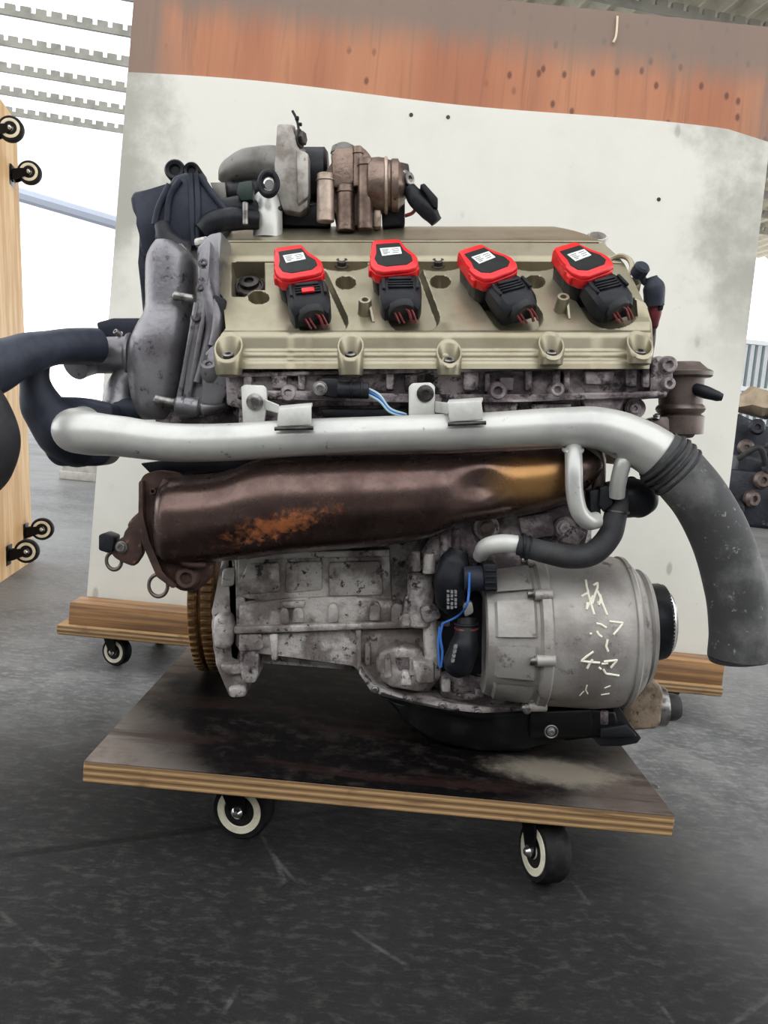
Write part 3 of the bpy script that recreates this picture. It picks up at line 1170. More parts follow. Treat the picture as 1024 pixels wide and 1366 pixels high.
# ---------------- cylinder head below the cover
head = pp('cylinder_head', [(300, 492), (868, 480), (898, 482), (898, 505), (890, 528), (866, 532), (560, 540), (320, 545), (302, 540)], .764, .86, m_aludark, .002, label='grimy grey cylinder head')
pp('head_ledge', [(316, 520), (420, 522), (560, 526), (700, 526), (890, 521), (890, 530), (700, 536), (560, 537), (420, 534), (316, 533)], .752, .78, m_aludark, .002, head)
pp('head_rail', [(305, 497), (868, 485), (868, 491), (305, 503)], .755, .775, m_aludark, .0012, head)
for (x, y, w_, h_) in ((330, 509, 12, 24), (372, 508, 22, 20), (402, 509, 10, 22), (520, 508, 12, 24), (548, 510, 18, 22), (628, 508, 22, 26), (650, 510, 8, 26), (676, 512, 20, 18), (705, 507, 10, 28), (742, 505, 12, 30), (756, 506, 9, 30), (800, 504, 40, 18), (842, 503, 16, 26), (862, 503, 10, 28)):
    pp('casting_rib', [(x - w_ / 2, y - h_ / 2), (x + w_ / 2, y - h_ / 2), (x + w_ / 2 * .9, y + h_ / 2), (x - w_ / 2 * .9, y + h_ / 2)], .756, .78, m_aludark, .0018, head)
for (x, y, r_) in ((663, 522, 10), (742, 520, 8), (890, 487, 9), (890, 512, 7), (385, 525, 9)):
    mb = MB()
    mb.lathe(X(x, y, .757), FRONT, [(-.004, mm(r_ * 1.4, .76)), (.004, mm(r_ * 1.25, .76)), (.006, mm(r_, .76)), (.006, mm(r_ * .6, .76)), (.002, mm(r_ * .5, .76))], 20)
    part('boss', mb, m_aludark, head)
# lower flange strip between the head and the exhaust
pp('exhaust_flange', [(318, 540), (420, 538), (560, 538), (600, 536), (700, 534), (830, 530), (850, 532), (858, 545), (850, 556), (830, 560), (700, 566), (560, 572), (420, 575), (318, 572)], .770, .83, m_aludark, .002)
for (x0, x1, y, h_) in ((640, 695, 543, 18), (705, 765, 545, 14), (775, 835, 540, 20), (425, 545, 552, 14)):
    pp('flange_pad', [(x0, y - h_ / 2), (x1, y - h_ / 2), (x1 - 8, y + h_ / 2), (x0 + 8, y + h_ / 2)], .758, .79, m_aludark if x0 > 500 else m_black, .003)
mb = MB()
mb.bolt(X(845, 545, .766), FRONT, mm(7, .76))
mb.lathe(X(845, 545, .772), FRONT, [(0, mm(15, .76)), (.005, mm(14, .76))], 20)
part('flange_bolt', mb, m_aludark)
# right end lug of the head
pp('end_plate', [(868, 478), (880, 474), (898, 480), (898, 492), (892, 500), (890, 525), (866, 527)], .758, .80, m_aludark, .002)

# cam sensor and its wires
sens = MB()
sens.prism([(418, 512), (428, 504), (448, 504), (460, 512), (460, 528), (445, 531), (425, 526)], .742, .765, .002)
sens_o = part('cam_sensor', sens, m_black)
mb = MB()
mb.cyl(X(450, 520, .744), X(492, 521, .744), mm(11, .744))
mb.torus(X(468, 520, .744), (1, 0, 0), mm(11, .744), .001, 24, 8)
mb.torus(X(482, 520, .744), (1, 0, 0), mm(11, .744), .001, 24, 8)
part('plug', mb, m_black, sens_o)
mb = MB()
mb.bolt(X(427, 518, .741), FRONT, mm(7, .74), mm(6, .74))
part('bolt', mb, m_steel, sens_o)
for i, (dy, mt) in enumerate(((0, m_palewire), (4, m_bluewire), (8, m_palewire))):
    mb = MB()
    mb.tube([X(490, 518 + dy, .744), X(506, 527 + dy, .741), X(520, 545 + dy * .6, .742), X(542, 553 + dy * .4, .746)], .0011, 8)
    part('wire', mb, mt)

# ---------------- silver coolant pipe with brackets
PYY = .716
mb = MB()
pth = [(112, 566, .775, 26), (98, 574, .735, 29), (118, 578, .718, 29), (160, 582, .715, 27), (225, 590, .715, 25.5), (300, 590, .715, 25), (400, 584, .715, 24.5), (520, 579, .715, 24), (640, 575, .715, 24.5), (745, 570, .715, 26), (795, 571, .715, 28), (832, 582, .715, 31), (862, 597, .715, 33), (886, 613, .714, 34)]
mb.tube([X(a, b, c) for a, b, c, d in pth], [mm(d, .715) for a, b, c, d in pth], 32, 8)
pipe = part('coolant_pipe', mb, m_silver, label='silver painted coolant pipe')
mb = MB()
for (x, y, h1) in ((752, 571, 27), (640, 575, 25)):
    pass
mb.torus(X(884, 612, .714), X(884, 612, .714) - X(866, 600, .714), mm(33.5, .715), .0015, 36, 8)
part('pipe_lip', mb, m_silver, pipe)
for j, (pts, bp) in enumerate((([(321, 516), (326, 513), (351, 514), (355, 518), (356, 536), (352, 566), (324, 570)], (340, 536)), ([(545, 516), (550, 511), (574, 510), (580, 515), (580, 560), (545, 562)], (567, 525)))):
    bo = pp('bracket', pts, .735, .740, m_bracket, .0012, pipe, 'pale bent sheet bracket')
    mb = MB()
    mb.bolt(X(bp[0], bp[1], .7345), FRONT, mm(8.5, .735), mm(5, .735))
    part('bolt', mb, m_steel if j == 0 else m_steeldark, pipe)
for pts, arm in (([(371, 545), (415, 541), (415, 567), (369, 569)], [(352, 532), (372, 540), (372, 552), (352, 546)]), ([(596, 537), (642, 534), (645, 560), (600, 563)], [(580, 535), (598, 537), (598, 552), (580, 550)])):
    pp('clamp_tab', pts, .695, .699, m_bracket, .0012, pipe, 'pale clamp tab')
    f_ = [X(x, y, .695 if i in (1, 2) else .736) for i, (x, y) in enumerate(arm)]
    part('bracket_arm', MB().poly(f_, [v + Vector((0, .004, 0)) for v in f_], .0008, 1), m_bracket, pipe)
    a_, b_ = pts[3], pts[2]
    mb = MB()
    mb.tube([X(a_[0] - 3, a_[1] + 3, .696), X(b_[0] + 3, b_[1] + 4, .696)], .0016, 8)
    part('weld_bead', mb, m_steeldark, pipe)
    f_ = [X(pts[0][0], pts[0][1], .696), X(pts[1][0], pts[1][1], .696), X(pts[1][0] + 2, pts[1][1] - 4, .742), X(pts[0][0] + 2, pts[0][1] - 4, .742)]
    part('tab_web', MB().poly(f_, [v - Vector((0, 0, .003)) for v in f_], .0006, 1), m_bracket, pipe)
# small branch pipes
mb = MB()
mb.tube([X(764, 592, .715), X(765, 620, .703), X(766, 655, .700), X(772, 682, .700), X(784, 695, .702), X(795, 694, .708)], [mm(11.5, .71)] * 6, 20)
mb.torus(X(764, 600, .711), (0, -.3, 1), mm(12, .71), .0018, 24, 8)
part('branch_pipe', mb, m_silver, pipe)
mb = MB()
mb.tube([X(836, 608, .715), X(830, 620, .712), X(824, 645, .716), X(822, 662, .72)], [mm(11, .71)] * 4, 20)
part('branch_pipe', mb, m_silver, pipe)
mb = MB()
mb.tube([X(786, 590, .735), X(796, 606, .732), X(799, 625, .735), X(797, 660, .74)], [mm(9, .73)] * 4, 16)
part('egr_pipe', mb, m_egr, label='tarnished thin pipe')

# big rubber hose at the right end
mb = MB()
hp = [(876, 606, .714, 36), (893, 619, .713, 38), (906, 632, .712, 38), (935, 668, .709, 38), (962, 720, .706, 39), (981, 785, .703, 40), (988, 840, .702, 41), (986, 876, .702, 41)]
mb.tube([X(a, b, c) for a, b, c, d in hp], [mm(d, .71) for a, b, c, d in hp], 36, 8, cap=False)
ip = [(986, 876, .702, 41), (986, 878, .702, 38), (987, 860, .702, 34), (988, 835, .702, 33)]
mb.tube([X(a, b, c) for a, b, c, d in ip], [mm(d, .71) for a, b, c, d in ip], 36, 3, cap=True)
hose = part('radiator_hose', mb, m_hose, label='dusty black rubber radiator hose', sharp=60)
for (x, y, r_) in ((884, 612, 38.5), (890, 617, 39.5), (897, 623, 39.5), (904, 630, 39)):
    mb = MB()
    mb.torus(X(x, y, .7135), X(904, 630, .713) - X(880, 608, .714), mm(r_ - 1.5, .71), .0022, 36, 8)
    part('clamp_rib', mb, m_rubber, hose)

# ---------------- exhaust heat shield
S = [(216, 650, 742), (222, 640, 748), (232, 634, 752), (250, 632, 752), (275, 631, 750), (305, 626, 748), (335, 615, 745), (365, 609, 741), (400, 607, 737), (450, 606, 733), (500, 605, 729), (540, 605, 724), (570, 604, 717), (592, 604, 708), (615, 603, 699), (640, 602, 694), (670, 601, 691), (700, 600, 687), (730, 598, 679), (755, 597, 669), (775, 596, 656), (792, 597, 640), (802, 602, 628)]
rr = []
YC = .748
seg = 44
for i, (x, t0_, b0_) in enumerate(S):
    c_ = X(x, (t0_ + b0_) / 2, YC)
    hz = mm((b0_ - t0_) / 2, YC - .01)
    dep = min(.052, hz * 1.15 + .006)
    if i < 3:
        dep *= (.75, .88, .96)[i]
    rg = []
    pinch = 1 - .28 * math.exp(-((x - 632) / 22.0) ** 2)
    for j in range(seg):
        a_ = 2 * math.pi * j / seg
        cz, sy = math.cos(a_), math.sin(a_)
        ex = .82
        zz_ = math.copysign(abs(cz) ** ex, cz) * hz
        yy_ = -math.copysign(abs(sy) ** ex, sy) * dep
        if yy_ < 0:
            yy_ *= 1 - (1 - pinch) * math.exp(-((zz_ / hz - .1) / .5) ** 2)
        # crease along the lower third
        if yy_ < 0:
            yy_ *= 1 - .08 * math.exp(-((zz_ / hz + .5) / .22) ** 2) * sstep(250, 300, x) * (1 - sstep(540, 620, x))
        rg.append(c_ + Vector((0, yy_, zz_)))
    rr.append(rg)
# densify along the length
R2 = []
for i in range(len(rr) - 1):
    p0, p1, p2, p3 = rr[max(0, i - 1)], rr[i], rr[i + 1], rr[min(len(rr) - 1, i + 2)]
    for k_ in range(5):
        t_ = k_ / 5
        R2.append([0.5 * ((2 * b) + (c - a) * t_ + (2 * a - 5 * b + 4 * c - d_) * t_ * t_ + (3 * b - a - 3 * c + d_) * t_ ** 3) for a, b, c, d_ in zip(p0, p1, p2, p3)])
R2.append(rr[-1])
mb = MB()
mb.rings(R2)
shield = part('heat_shield', mb, m_shield, label='brown heat-tinted exhaust heat shield with rust patch', sharp=60)
pp('shield_gap_filler', [(245, 575), (500, 570), (800, 560), (812, 600), (795, 680), (600, 700), (420, 732), (300, 740), (250, 720)], .790, .84, m_rustflange, .004, label='dark filler added behind the heat shield to close a bright slit')  # added dark filler, blocks the bright slit between pipe and shield
# flange at its left end: dark rusty plate, tilted
fl = [(186, 640), (192, 632), (212, 627), (236, 630), (250, 640), (262, 700), (275, 745), (288, 745), (284, 768), (262, 790), (240, 789), (222, 776), (208, 768), (190, 722), (185, 690)]
f0_ = pp('exhaust_end_flange', fl, .733, .742, m_rustflange, .003, label='rusty exhaust flange plate')
pp('flange_rim', [(184, 642), (190, 640), (191, 690), (196, 722), (214, 764), (236, 782), (230, 786), (208, 770), (188, 724), (184, 690)], .724, .745, m_rustflange, .002, f0_)
rimp = [(222, 640), (214, 660), (213, 690), (218, 715), (230, 738), (250, 752), (275, 754)]
mb = MB()
mb.tube([X(x, y, .722) for x, y in rimp], [.003] * len(rimp), 10)
part('weld_seam', mb, m_rustflange, f0_)
for (x, y, r_) in ((250, 770, 13), (232, 716, 5), (214, 736, 4), (206, 655, 4)):
    mb = MB()
    mb.lathe(X(x, y, .731), FRONT, [(-.002, mm(r_ * 1.3, .73)), (.004, mm(r_ * 1.2, .73)), (.006, mm(r_, .73)), (.006, mm(r_ * .65, .73)), (.001, mm(r_ * .55, .73))], 20)
    part('flange_boss', mb, m_rustflange, f0_)
# sensor lug and wire loops left of the flange
lug = pp('sensor_bracket', [(150, 726), (160, 718), (172, 712), (168, 700), (176, 690), (188, 680), (190, 740), (178, 757), (160, 750), (148, 742)], .736, .748, m_rustflange, .003)
mb = MB()
mb.bolt(X(162, 730, .735), FRONT, mm(6, .735), mm(6, .735))
part('bolt', mb, m_steel, lug)
pp('sensor_cap', [(131, 714), (138, 711), (152, 716), (150, 736), (143, 738), (131, 734)], .733, .752, m_black, .0015, lug)
for (x, y, r_, sx_) in ((152, 748, 12, .85), (211, 781, 15, .85)):
    mb = MB()
    mb.torus(X(x, y, .742), FRONT, mm(r_, .742), .0019, 28, 8, sx=sx_)
    part('wire_loop', mb, m_egr)
pp('dark_gasket', [(186, 618), (330, 600), (330, 618), (300, 630), (240, 634), (200, 632)], .760, .79, m_black, .002)

# ---------------- crankcase
blk = pp('engine_block', [(300, 738), (420, 728), (610, 690), (700, 676), (790, 690), (790, 760), (700, 800), (640, 930), (600, 930), (560, 920), (500, 925), (478, 890), (320, 882), (305, 880)], .800, .93, m_alu, .003, label='stained grey engine block casting')
pp('block_panel', [(316, 745), (520, 741), (523, 802), (440, 803), (430, 797), (392, 800), (380, 808), (316, 796)], .788, .81, m_alubright, .0025, blk)
pp('block_panel', [(330, 752), (372, 750), (374, 790), (318, 794), (318, 778)], .784, .80, m_alubright, .003, blk)
pp('block_panel', [(380, 750), (430, 748), (430, 788), (380, 792)], .785, .80, m_alubright, .003, blk)
pp('block_panel', [(438, 750), (508, 748), (512, 795), (438, 796)], .784, .80, m_alubright, .003, blk)
pp('block_shelf', [(318, 806), (392, 798), (470, 796), (525, 800), (525, 830), (318, 838)], .782, .82, m_alubright, .004, blk)
pp('sump_flange', [(312, 836), (600, 828), (600, 836), (312, 846)], .774, .82, m_alubright, .0015, blk)
pp('top_ledge', [(318, 738), (520, 733), (520, 742), (318, 747)], .778, .80, m_alubright, .0015, blk)
pp('casting_tab', [(374, 803), (408, 801), (405, 811), (380, 812)], .776, .80, m_alubright, .002, blk)
for (x, y, w_, h_) in ((379, 822, 13, 22), (397, 821, 16, 20), (444, 818, 15, 26), (500, 816, 15, 26), (530, 820, 18, 30)):
    mb = MB()
    p_ = [(x - w_ / 2, y + h_ / 2), (x - w_ / 2, y - h_ / 2 + 6), (x - w_ / 4, y - h_ / 2), (x + w_ / 4, y - h_ / 2), (x + w_ / 2, y - h_ / 2 + 6), (x + w_ / 2, y + h_ / 2)]
    part('boss', mb.prism(p_, .775, .80, .0025), m_alubright, blk)
lowc = pp('lower_crankcase', [(318, 846), (474, 840), (600, 835), (604, 900), (580, 905), (575, 925), (560, 925), (500, 918), (478, 900), (474, 884), (318, 872)], .784, .90, m_alubright, .003, label='pale lower crankcase casting')
pp('rib', [(318, 846), (348, 845), (352, 862), (348, 868), (318, 870)], .776, .80, m_alubright, .003, lowc)
pp('rib', [(358, 846), (371, 845), (369, 882), (362, 882)], .777, .80, m_alubright, .003, lowc)
pp('rib', [(474, 838), (482, 838), (482, 896), (476, 894)], .776, .80, m_alubright, .002, lowc)
pp('rib', [(486, 858), (494, 858), (494, 888), (486, 888)], .778, .80, m_alubright, .002, lowc)
pp('foot_leg', [(318, 850), (334, 850), (336, 868), (345, 872), (345, 900), (340, 912), (324, 912), (320, 895)], .780, .83, m_alu, .003, lowc)
pp('pump_dome', [(504, 905), (500, 880), (508, 868), (530, 862), (560, 866), (572, 885), (575, 915), (560, 925), (520, 918)], .764, .80, m_alubright, .006, lowc, seg=3)
pp('dome_rib', [(512, 905), (513, 876), (520, 873), (523, 905)], .757, .78, m_alubright, .002, lowc)
pp('dome_rib', [(534, 915), (536, 896), (545, 896), (550, 915)], .755, .78, m_alubright, .002, lowc)
pp('dome_rib', [(548, 880), (580, 882), (580, 912), (556, 914)], .757, .78, m_alubright, .004, lowc)
pp('dark_recess', [(526, 878), (546, 877), (546, 894), (532, 895)], .7625, .77, m_aludark, .001, lowc)
pp('sump_lip', [(480, 893), (500, 918), (540, 930), (580, 935), (640, 945), (700, 944), (700, 950), (640, 954), (575, 945), (530, 937), (494, 922), (478, 898)], .757, .80, m_alu, .0015, lowc)
for (x, y) in ((500, 920), (545, 934), (590, 941), (637, 951)):
    mb = MB()
    mb.bolt(X(x, y, .757), FRONT, mm(4.5, .757))
    part('flange_bolt', mb, m_steel, lowc)
pp('side_casting', [(585, 900), (604, 896), (655, 905), (700, 935), (700, 946), (640, 944), (588, 930)], .768, .82, m_aludark, .003, lowc)
for (x, y, w_, h_) in ((595, 915, 12, 18), (618, 910, 16, 12), (640, 925, 14, 12), (665, 930, 18, 10), (622, 930, 26, 8), (680, 918, 22, 8)):
    pp('casting_rib', [(x - w_ / 2, y - h_ / 2), (x + w_ / 2, y - h_ / 2), (x + w_ / 2, y + h_ / 2), (x - w_ / 2, y + h_ / 2)], .758, .79, m_alu if x < 610 else m_aludark, .002, lowc)

# bell flange at the left end, resting on the dolly
bell = pp('bell_flange', [(296, 744), (312, 742), (318, 770), (318, 845), (328, 900), (330, 915), (327, 930), (305, 931), (300, 915), (292, 885), (284, 870), (281, 830), (286, 818), (292, 790), (293, 760)], .800, .838, m_alubright, .003, label='pale cast bell housing flange')
pp('flange_edge', [(312, 742), (319, 744), (326, 800), (325, 850), (320, 870), (313, 860), (318, 820)], .790, .83, m_alu, .002, bell)
pp('flange_lug', [(283, 822), (308, 818), (312, 840), (308, 868), (284, 868)], .786, .82, m_alubright, .006, bell, seg=3)
pp('flange_lug', [(296, 760), (314, 758), (312, 782), (294, 784)], .790, .81, m_alubright, .003, bell)
pp('flange_lug', [(292, 888), (326, 884), (330, 898), (300, 902)], .790, .82, m_alubright, .003, bell)
pp('flange_lug', [(303, 918), (329, 914), (328, 930), (307, 932)], .794, .83, m_alu, .003, bell)

# flywheel ring gear
gc = X(268, 800, .93)
gr = (CAM + RY @ (gc + OE)).z - DZ - .004
mb = MB()
xa, xb = X(250, 820, .86).x, X(285, 820, .86).x
mb.lathe((xa, gc.y, gc.z), (1, 0, 0), [(0, gr - .03), (0, gr - .001), (.0008, gr), (.0095, gr), (.0100, gr - .004), (.0128, gr - .004), (.0132, gr - .0008), (xb - xa - .0005, gr - .0008), (xb - xa, gr - .02)], 160)
wheel = part('flywheel', mb, m_gear, label='rusty brown flywheel ring gear')
mb = MB()
mb.lathe((xa + .004, gc.y, gc.z), (1, 0, 0), [(0, .02), (.002, .034), (X(322, 800, .86).x - xa, .036)], 40)
part('crank_hub', mb, m_steeldark, wheel)
N = 58
spans = ((xa + .0012, xa + .0088), (xa + .0142, xb - .0015))
teeth = []
for (x0, x1) in spans:
    mb = MB()
    mb.box((0, 0, 0), ((x1 - x0), .005, .0048), bev=.0006, seg=1)
    teeth.append(part('gear_tooth', mb, m_gear, wheel))
used = [False, False]
for i in range(N):
    a_ = 2 * math.pi * i / N
    d_ = Vector((0, -math.cos(a_), math.sin(a_)))
    if d_.y > .25:
        continue
    for q_, (x0, x1) in enumerate(spans):
        o = teeth[q_]
        if used[q_]:
            o = o.copy()
            col.objects.link(o)
        used[q_] = True
        o.location = Vector(((x0 + x1) / 2, gc.y, gc.z)) + d_ * (gr + .0008)
        o.rotation_euler = (-a_, 0, 0)

# ---------------- oil pan
# outline in the engine axes; its underside follows the deck of the dolly
pan_front = [(512, 931), (560, 943), (640, 957), (715, 948), (790, 944), (822, 948), (826, 968), (800, 985), (755, 990), (738, 984), (704, 1004), (640, 1008), (575, 990), (540, 962)]
fr_ = [X(x, y, .753) for x, y in pan_front]
RI = RY.transposed()


def deck_clip(v):
    """keep a point of the engine above the dolly deck"""
    w_ = CAM + RY @ (v + OE)
    if w_.z < DZ:
        w_.z = DZ
        return RI @ (w_ - CAM) - OE
    return v


bk_ = [v + Vector((0, .13, 0)) for v in fr_]
mb = MB()
mb.poly([deck_clip(v) for v in fr_], [deck_clip(v) for v in bk_], .004, 3)
pan = part('oil_pan', mb, m_pan, label='oily black oil pan')
pp('pan_rim', [(508, 926), (545, 937), (580, 944), (640, 957), (720, 948), (725, 952), (640, 962), (575, 949), (540, 941), (508, 930)], .7505, .78, m_pan, .001, pan)
pp('pan_pad', [(706, 950), (790, 946), (792, 984), (706, 986)], .747, .77, m_pan, .003, pan)
mb = MB()
c_ = X(735, 976, .747)
mb.torus(c_, FRONT, mm(8.5, .747), .0008, 28, 8)
mb.bolt(c_, FRONT, mm(4.5, .747), mm(4, .747))
part('drain_plug', mb, m_steel, pan)
br = pp('mount_bracket', [(790, 944), (826, 942), (850, 985), (856, 984), (850, 992), (828, 996), (800, 996), (786, 980)], .757, .80, m_black, .003)
pp('bracket_web', [(800, 948), (812, 948), (812, 968), (800, 968)], .752, .77, m_aludark, .002, br)
pp('bracket_web', [(800, 972), (836, 966), (852, 984), (800, 986)], .750, .77, m_black, .003, br)
tl = pp('mount_lug', [(832, 932), (845, 915), (866, 905), (880, 912), (886, 925), (882, 965), (876, 973), (838, 976), (826, 962)], .765, .81, m_tan, .005, label='grimy tan cast mount lug', seg=3)
mb = MB()
mb.lathe(X(882, 942, .785), (1, 0, 0), [(-.006, .018), (.0015, .0185), (.003, .0175), (.003, .012)], 32)
part('mount_ring', mb, m_steel, tl)
mb = MB()
mb.lathe(X(885, 943, .785), (1, 0, .0), [(0, .0135), (.010, .0125), (.014, .0105), (.0145, .004)], 24)
part('mount_rubber', mb, m_rubber, tl)

# ---------------- alternator
AY = .768
ac = X(700, 842, AY)
k_ = AY / FPX


def ax_(px):
    return (px - 512) * k_ - OE.x


def lathe_x(name, prof, mat, cy, parent=None, label=None, seg=56, Y=AY, **kw):
    """profile of (pixel x, pixel radius) about a horizontal axis at pixel height cy"""
    mb = MB()
    c_ = X(512, cy, Y)
    o_ = Vector(((prof[0][0] - 512) * Y / FPX - OE.x, c_.y, c_.z))
    mb.lathe(o_, (1, 0, 0), [((a - prof[0][0]) * Y / FPX, mm(r, Y)) for a, r in prof], seg)
    return part(name, mb, mat, parent, label, **kw)


alt = lathe_x('alternator', [(646, 60), (642, 74), (644, 82), (652, 86), (700, 93), (708, 94), (711, 102), (722, 103), (725, 99), (740, 100), (790, 103), (822, 101), (840, 94), (851, 82), (857, 66), (860, 50)], m_altcase, 842, label='grey alternator casing with white hand-painted characters')
# rear cover facets and parting seam
for (a0_, a1_) in ((.15, .62), (.75, 1.25), (1.4, 1.9), (-.45, .02)):
    mb = MB()
    rows_ = []
    for xx, rr_ in ((652, 87), (655, 92), (700, 98), (704, 94)):
        rows_.append([Vector((ax_(xx), ac.y - math.cos(a_ * 1.0) * mm(rr_, AY), ac.z + math.sin(a_) * mm(rr_, AY))) for a_ in [a0_ + (a1_ - a0_) * i / 8 - .6 for i in range(9)]])
    mb.rings(rows_, False, False, closed=False)
    bmesh.ops.solidify(mb.bm, geom=mb.bm.faces[:], thickness=.003)
    part('cover_plate', mb, m_altcase, alt)
for ang in (40, -8, -62, 78):
    a_ = rad(ang)
    d_ = Vector((0, -math.cos(a_), math.sin(a_)))
    p_ = Vector((ax_(712), ac.y, ac.z)) + d_ * mm(101, AY)
    mb = MB()
    mb.lathe(p_ - Vector((.008, 0, 0)), (1, 0, 0), [(0, .0035), (.001, .0048), (.016, .0048), (.017, .0035)], 14)
    lugp = part('case_lug', mb, m_altcase, alt)
    mb = MB()
    mb.bolt(p_ - Vector((.008, 0, 0)) + d_ * .001, (-1, 0, 0), .0036, .005, washer=True)
    part('case_bolt', mb, m_steel, alt)
lathe_x('case_rib', [(826, 95), (829, 101.5), (834, 101), (838, 95)], m_altcase, 842, alt)
lathe_x('front_plate', [(852, 76), (856, 80), (862, 76), (866, 60), (868, 40)], m_altcase, 838, alt)
pul = lathe_x('pulley', [(866, 30), (867, 49), (869, 51), (884, 51.5), (888, 50), (890, 46), (890, 30)], m_black, 829, alt, 'black pulley')
lathe_x('pulley_rim', [(886, 40), (887, 48), (891, 48), (897, 41), (898, 30), (894, 26)], m_chrome, 830, alt)
mb = MB()
c_ = X(512, 829, AY)
for i in range(60):
    a_ = 2 * math.pi * i / 60
    d_ = Vector((0, -math.cos(a_), math.sin(a_)))
    mb.box(Vector((ax_(887.5), c_.y, c_.z)) + d_ * mm(49, AY), (.003, .0014, .0016), Matrix.Rotation(-a_, 3, 'X'), bev=0)
tt_ = part('pulley_teeth', mb, m_steeldark, alt)
tt_['kind'] = 'stuff'
pp('alternator_clip', [(644, 742), (660, 740), (664, 762), (648, 764)], .735, .76, m_alubright, .002, alt)
pp('alternator_foot', [(700, 930), (716, 928), (718, 948), (702, 950)], .735, .77, m_altcase, .003, alt)
mb = MB()
mb.bolt(X(703, 946, .734), FRONT, mm(5, .734))
part('foot_bolt', mb, m_steel, alt)

# hand-painted characters, laid on the casing
ST = [[(255, 210), (262, 262), (275, 312), (217, 345)], [(270, 300), (288, 370), (325, 495)], [(266, 395), (264, 455)], [(262, 452), (292, 385), (312, 340)], [(318, 252), (352, 232), (352, 270), (330, 330), (308, 405)],
      [(352, 300), (378, 362), (364, 420)], [(372, 330), (392, 400), (432, 500)], [(350, 395), (395, 400)],
      [(342, 570), (380, 578), (425, 606)], [(288, 655), (306, 655)], [(345, 632), (362, 662), (388, 682)], [(450, 553), (560, 565), (540, 600), (485, 662)], [(436, 700), (424, 760), (440, 802)],
      [(320, 803), (262, 842), (220, 880), (275, 888), (372, 896)], [(312, 868), (290, 895), (266, 942)], [(405, 886), (512, 874), (462, 936)], [(362, 932), (380, 948)], [(398, 948), (422, 985), (530, 1002)], [(385, 905), (440, 900)],
      [(265, 1080), (254, 1120), (270, 1152)], [(240, 1130), (205, 1165)], [(410, 1105), (460, 1085)], [(380, 1160), (450, 1150)]]
CAMP = -OE


def on_case(px, py, lift=.0006):
    d = ray(px, py).normalized()
    rp = [(700, 93), (725, 99), (740, 100), (790, 103), (822, 101), (840, 94), (851, 82)]
    R_ = .067
    for _ in range(6):
        oy, oz = CAMP.y - ac.y, CAMP.z - ac.z
        A = d.y ** 2 + d.z ** 2
        B = 2 * (oy * d.y + oz * d.z)
        C = oy * oy + oz * oz - (R_ + lift) ** 2
        D = B * B - 4 * A * C
        t_ = (-B - math.sqrt(max(D, 0))) / (2 * A)
        p_ = CAMP + d * t_
        R_ = mm(lerp_tab(rp, (p_.x + OE.x) / k_ + 512), AY)
    return p_


for st_ in ST:
    pix = [(740 + a / 6.21, 740 + b / 6.21) for a, b in st_]
    dense = []
    for (a, b), (c, d_) in zip(pix, pix[1:]):
        nseg = max(2, int(math.hypot(c - a, d_ - b) / 3))
        dense += [(a + (c - a) * i / nseg, b + (d_ - b) * i / nseg) for i in range(nseg)]
    dense.append(pix[-1])
    mb = MB()
    faint = st_[0][1] > 1040
    mb.tube([on_case(x, y, .0001) for x, y in dense], 0.0006 if faint else .001, 8, 2)
    part('painted_stroke', mb, m_chalk, alt)

# ---------------- hoses above the alternator
mb = MB()
hp = [(826, 655, .735, 15), (820, 690, .725, 15.5), (812, 716, .716, 16), (790, 738, .708, 16), (760, 743, .705, 15.5), (725, 736, .708, 15), (692, 727, .715, 14)]
mb.tube([X(a, b, c) for a, b, c, d in hp], [mm(d, .715) for a, b, c, d in hp], 22, 8)
ho = part('heater_hose', mb, m_rubber, label='bent black rubber heater hose')
mb = MB()
mb.torus(X(697, 728, .7145), (1, 0, -.1), mm(15, .715), .0016, 28, 8)
mb.torus(X(704, 731, .713), (1, 0, -.2), mm(15.2, .715), .0014, 28, 8)
part('hose_clamp', mb, m_black, ho)
mb = MB()
mb.torus(X(821, 682, .728), (.1, 0, 1), mm(16, .72), .0016, 28, 8)
part('hose_clamp', mb, m_steeldark, ho)
mb = MB()
mb.tube([X(690, 726, .715), X(668, 725, .716), X(648, 730, .722), X(640, 742, .735)], [mm(12, .715), mm(12.5, .715), mm(12, .72), mm(10, .73)], 20)
part('elbow_fitting', mb, m_bracket, label='pale cast hose elbow')
mb = MB()
mb.tube([X(812, 668, .745), X(838, 664, .743), X(856, 667, .745), X(866, 672, .75)], [mm(26, .74), mm(27, .74), mm(25, .74), mm(14, .74)], 28)
capo = part('hose_cap', mb, m_black, label='black plastic hose cap')
mb = MB()
mb.torus(X(842, 644, .742), (0, -1, .1), .0045, .0012, 18, 8)
part('cap_loop', mb, m_black, capo)
pp('cap_clip', [(800, 650), (812, 648), (818, 672), (806, 682), (799, 676)], .718, .735, m_black, .0015, capo)
pp('bracket_arm', [(786, 655), (800, 652), (802, 690), (788, 694)], .722, .74, m_black, .0015, capo)
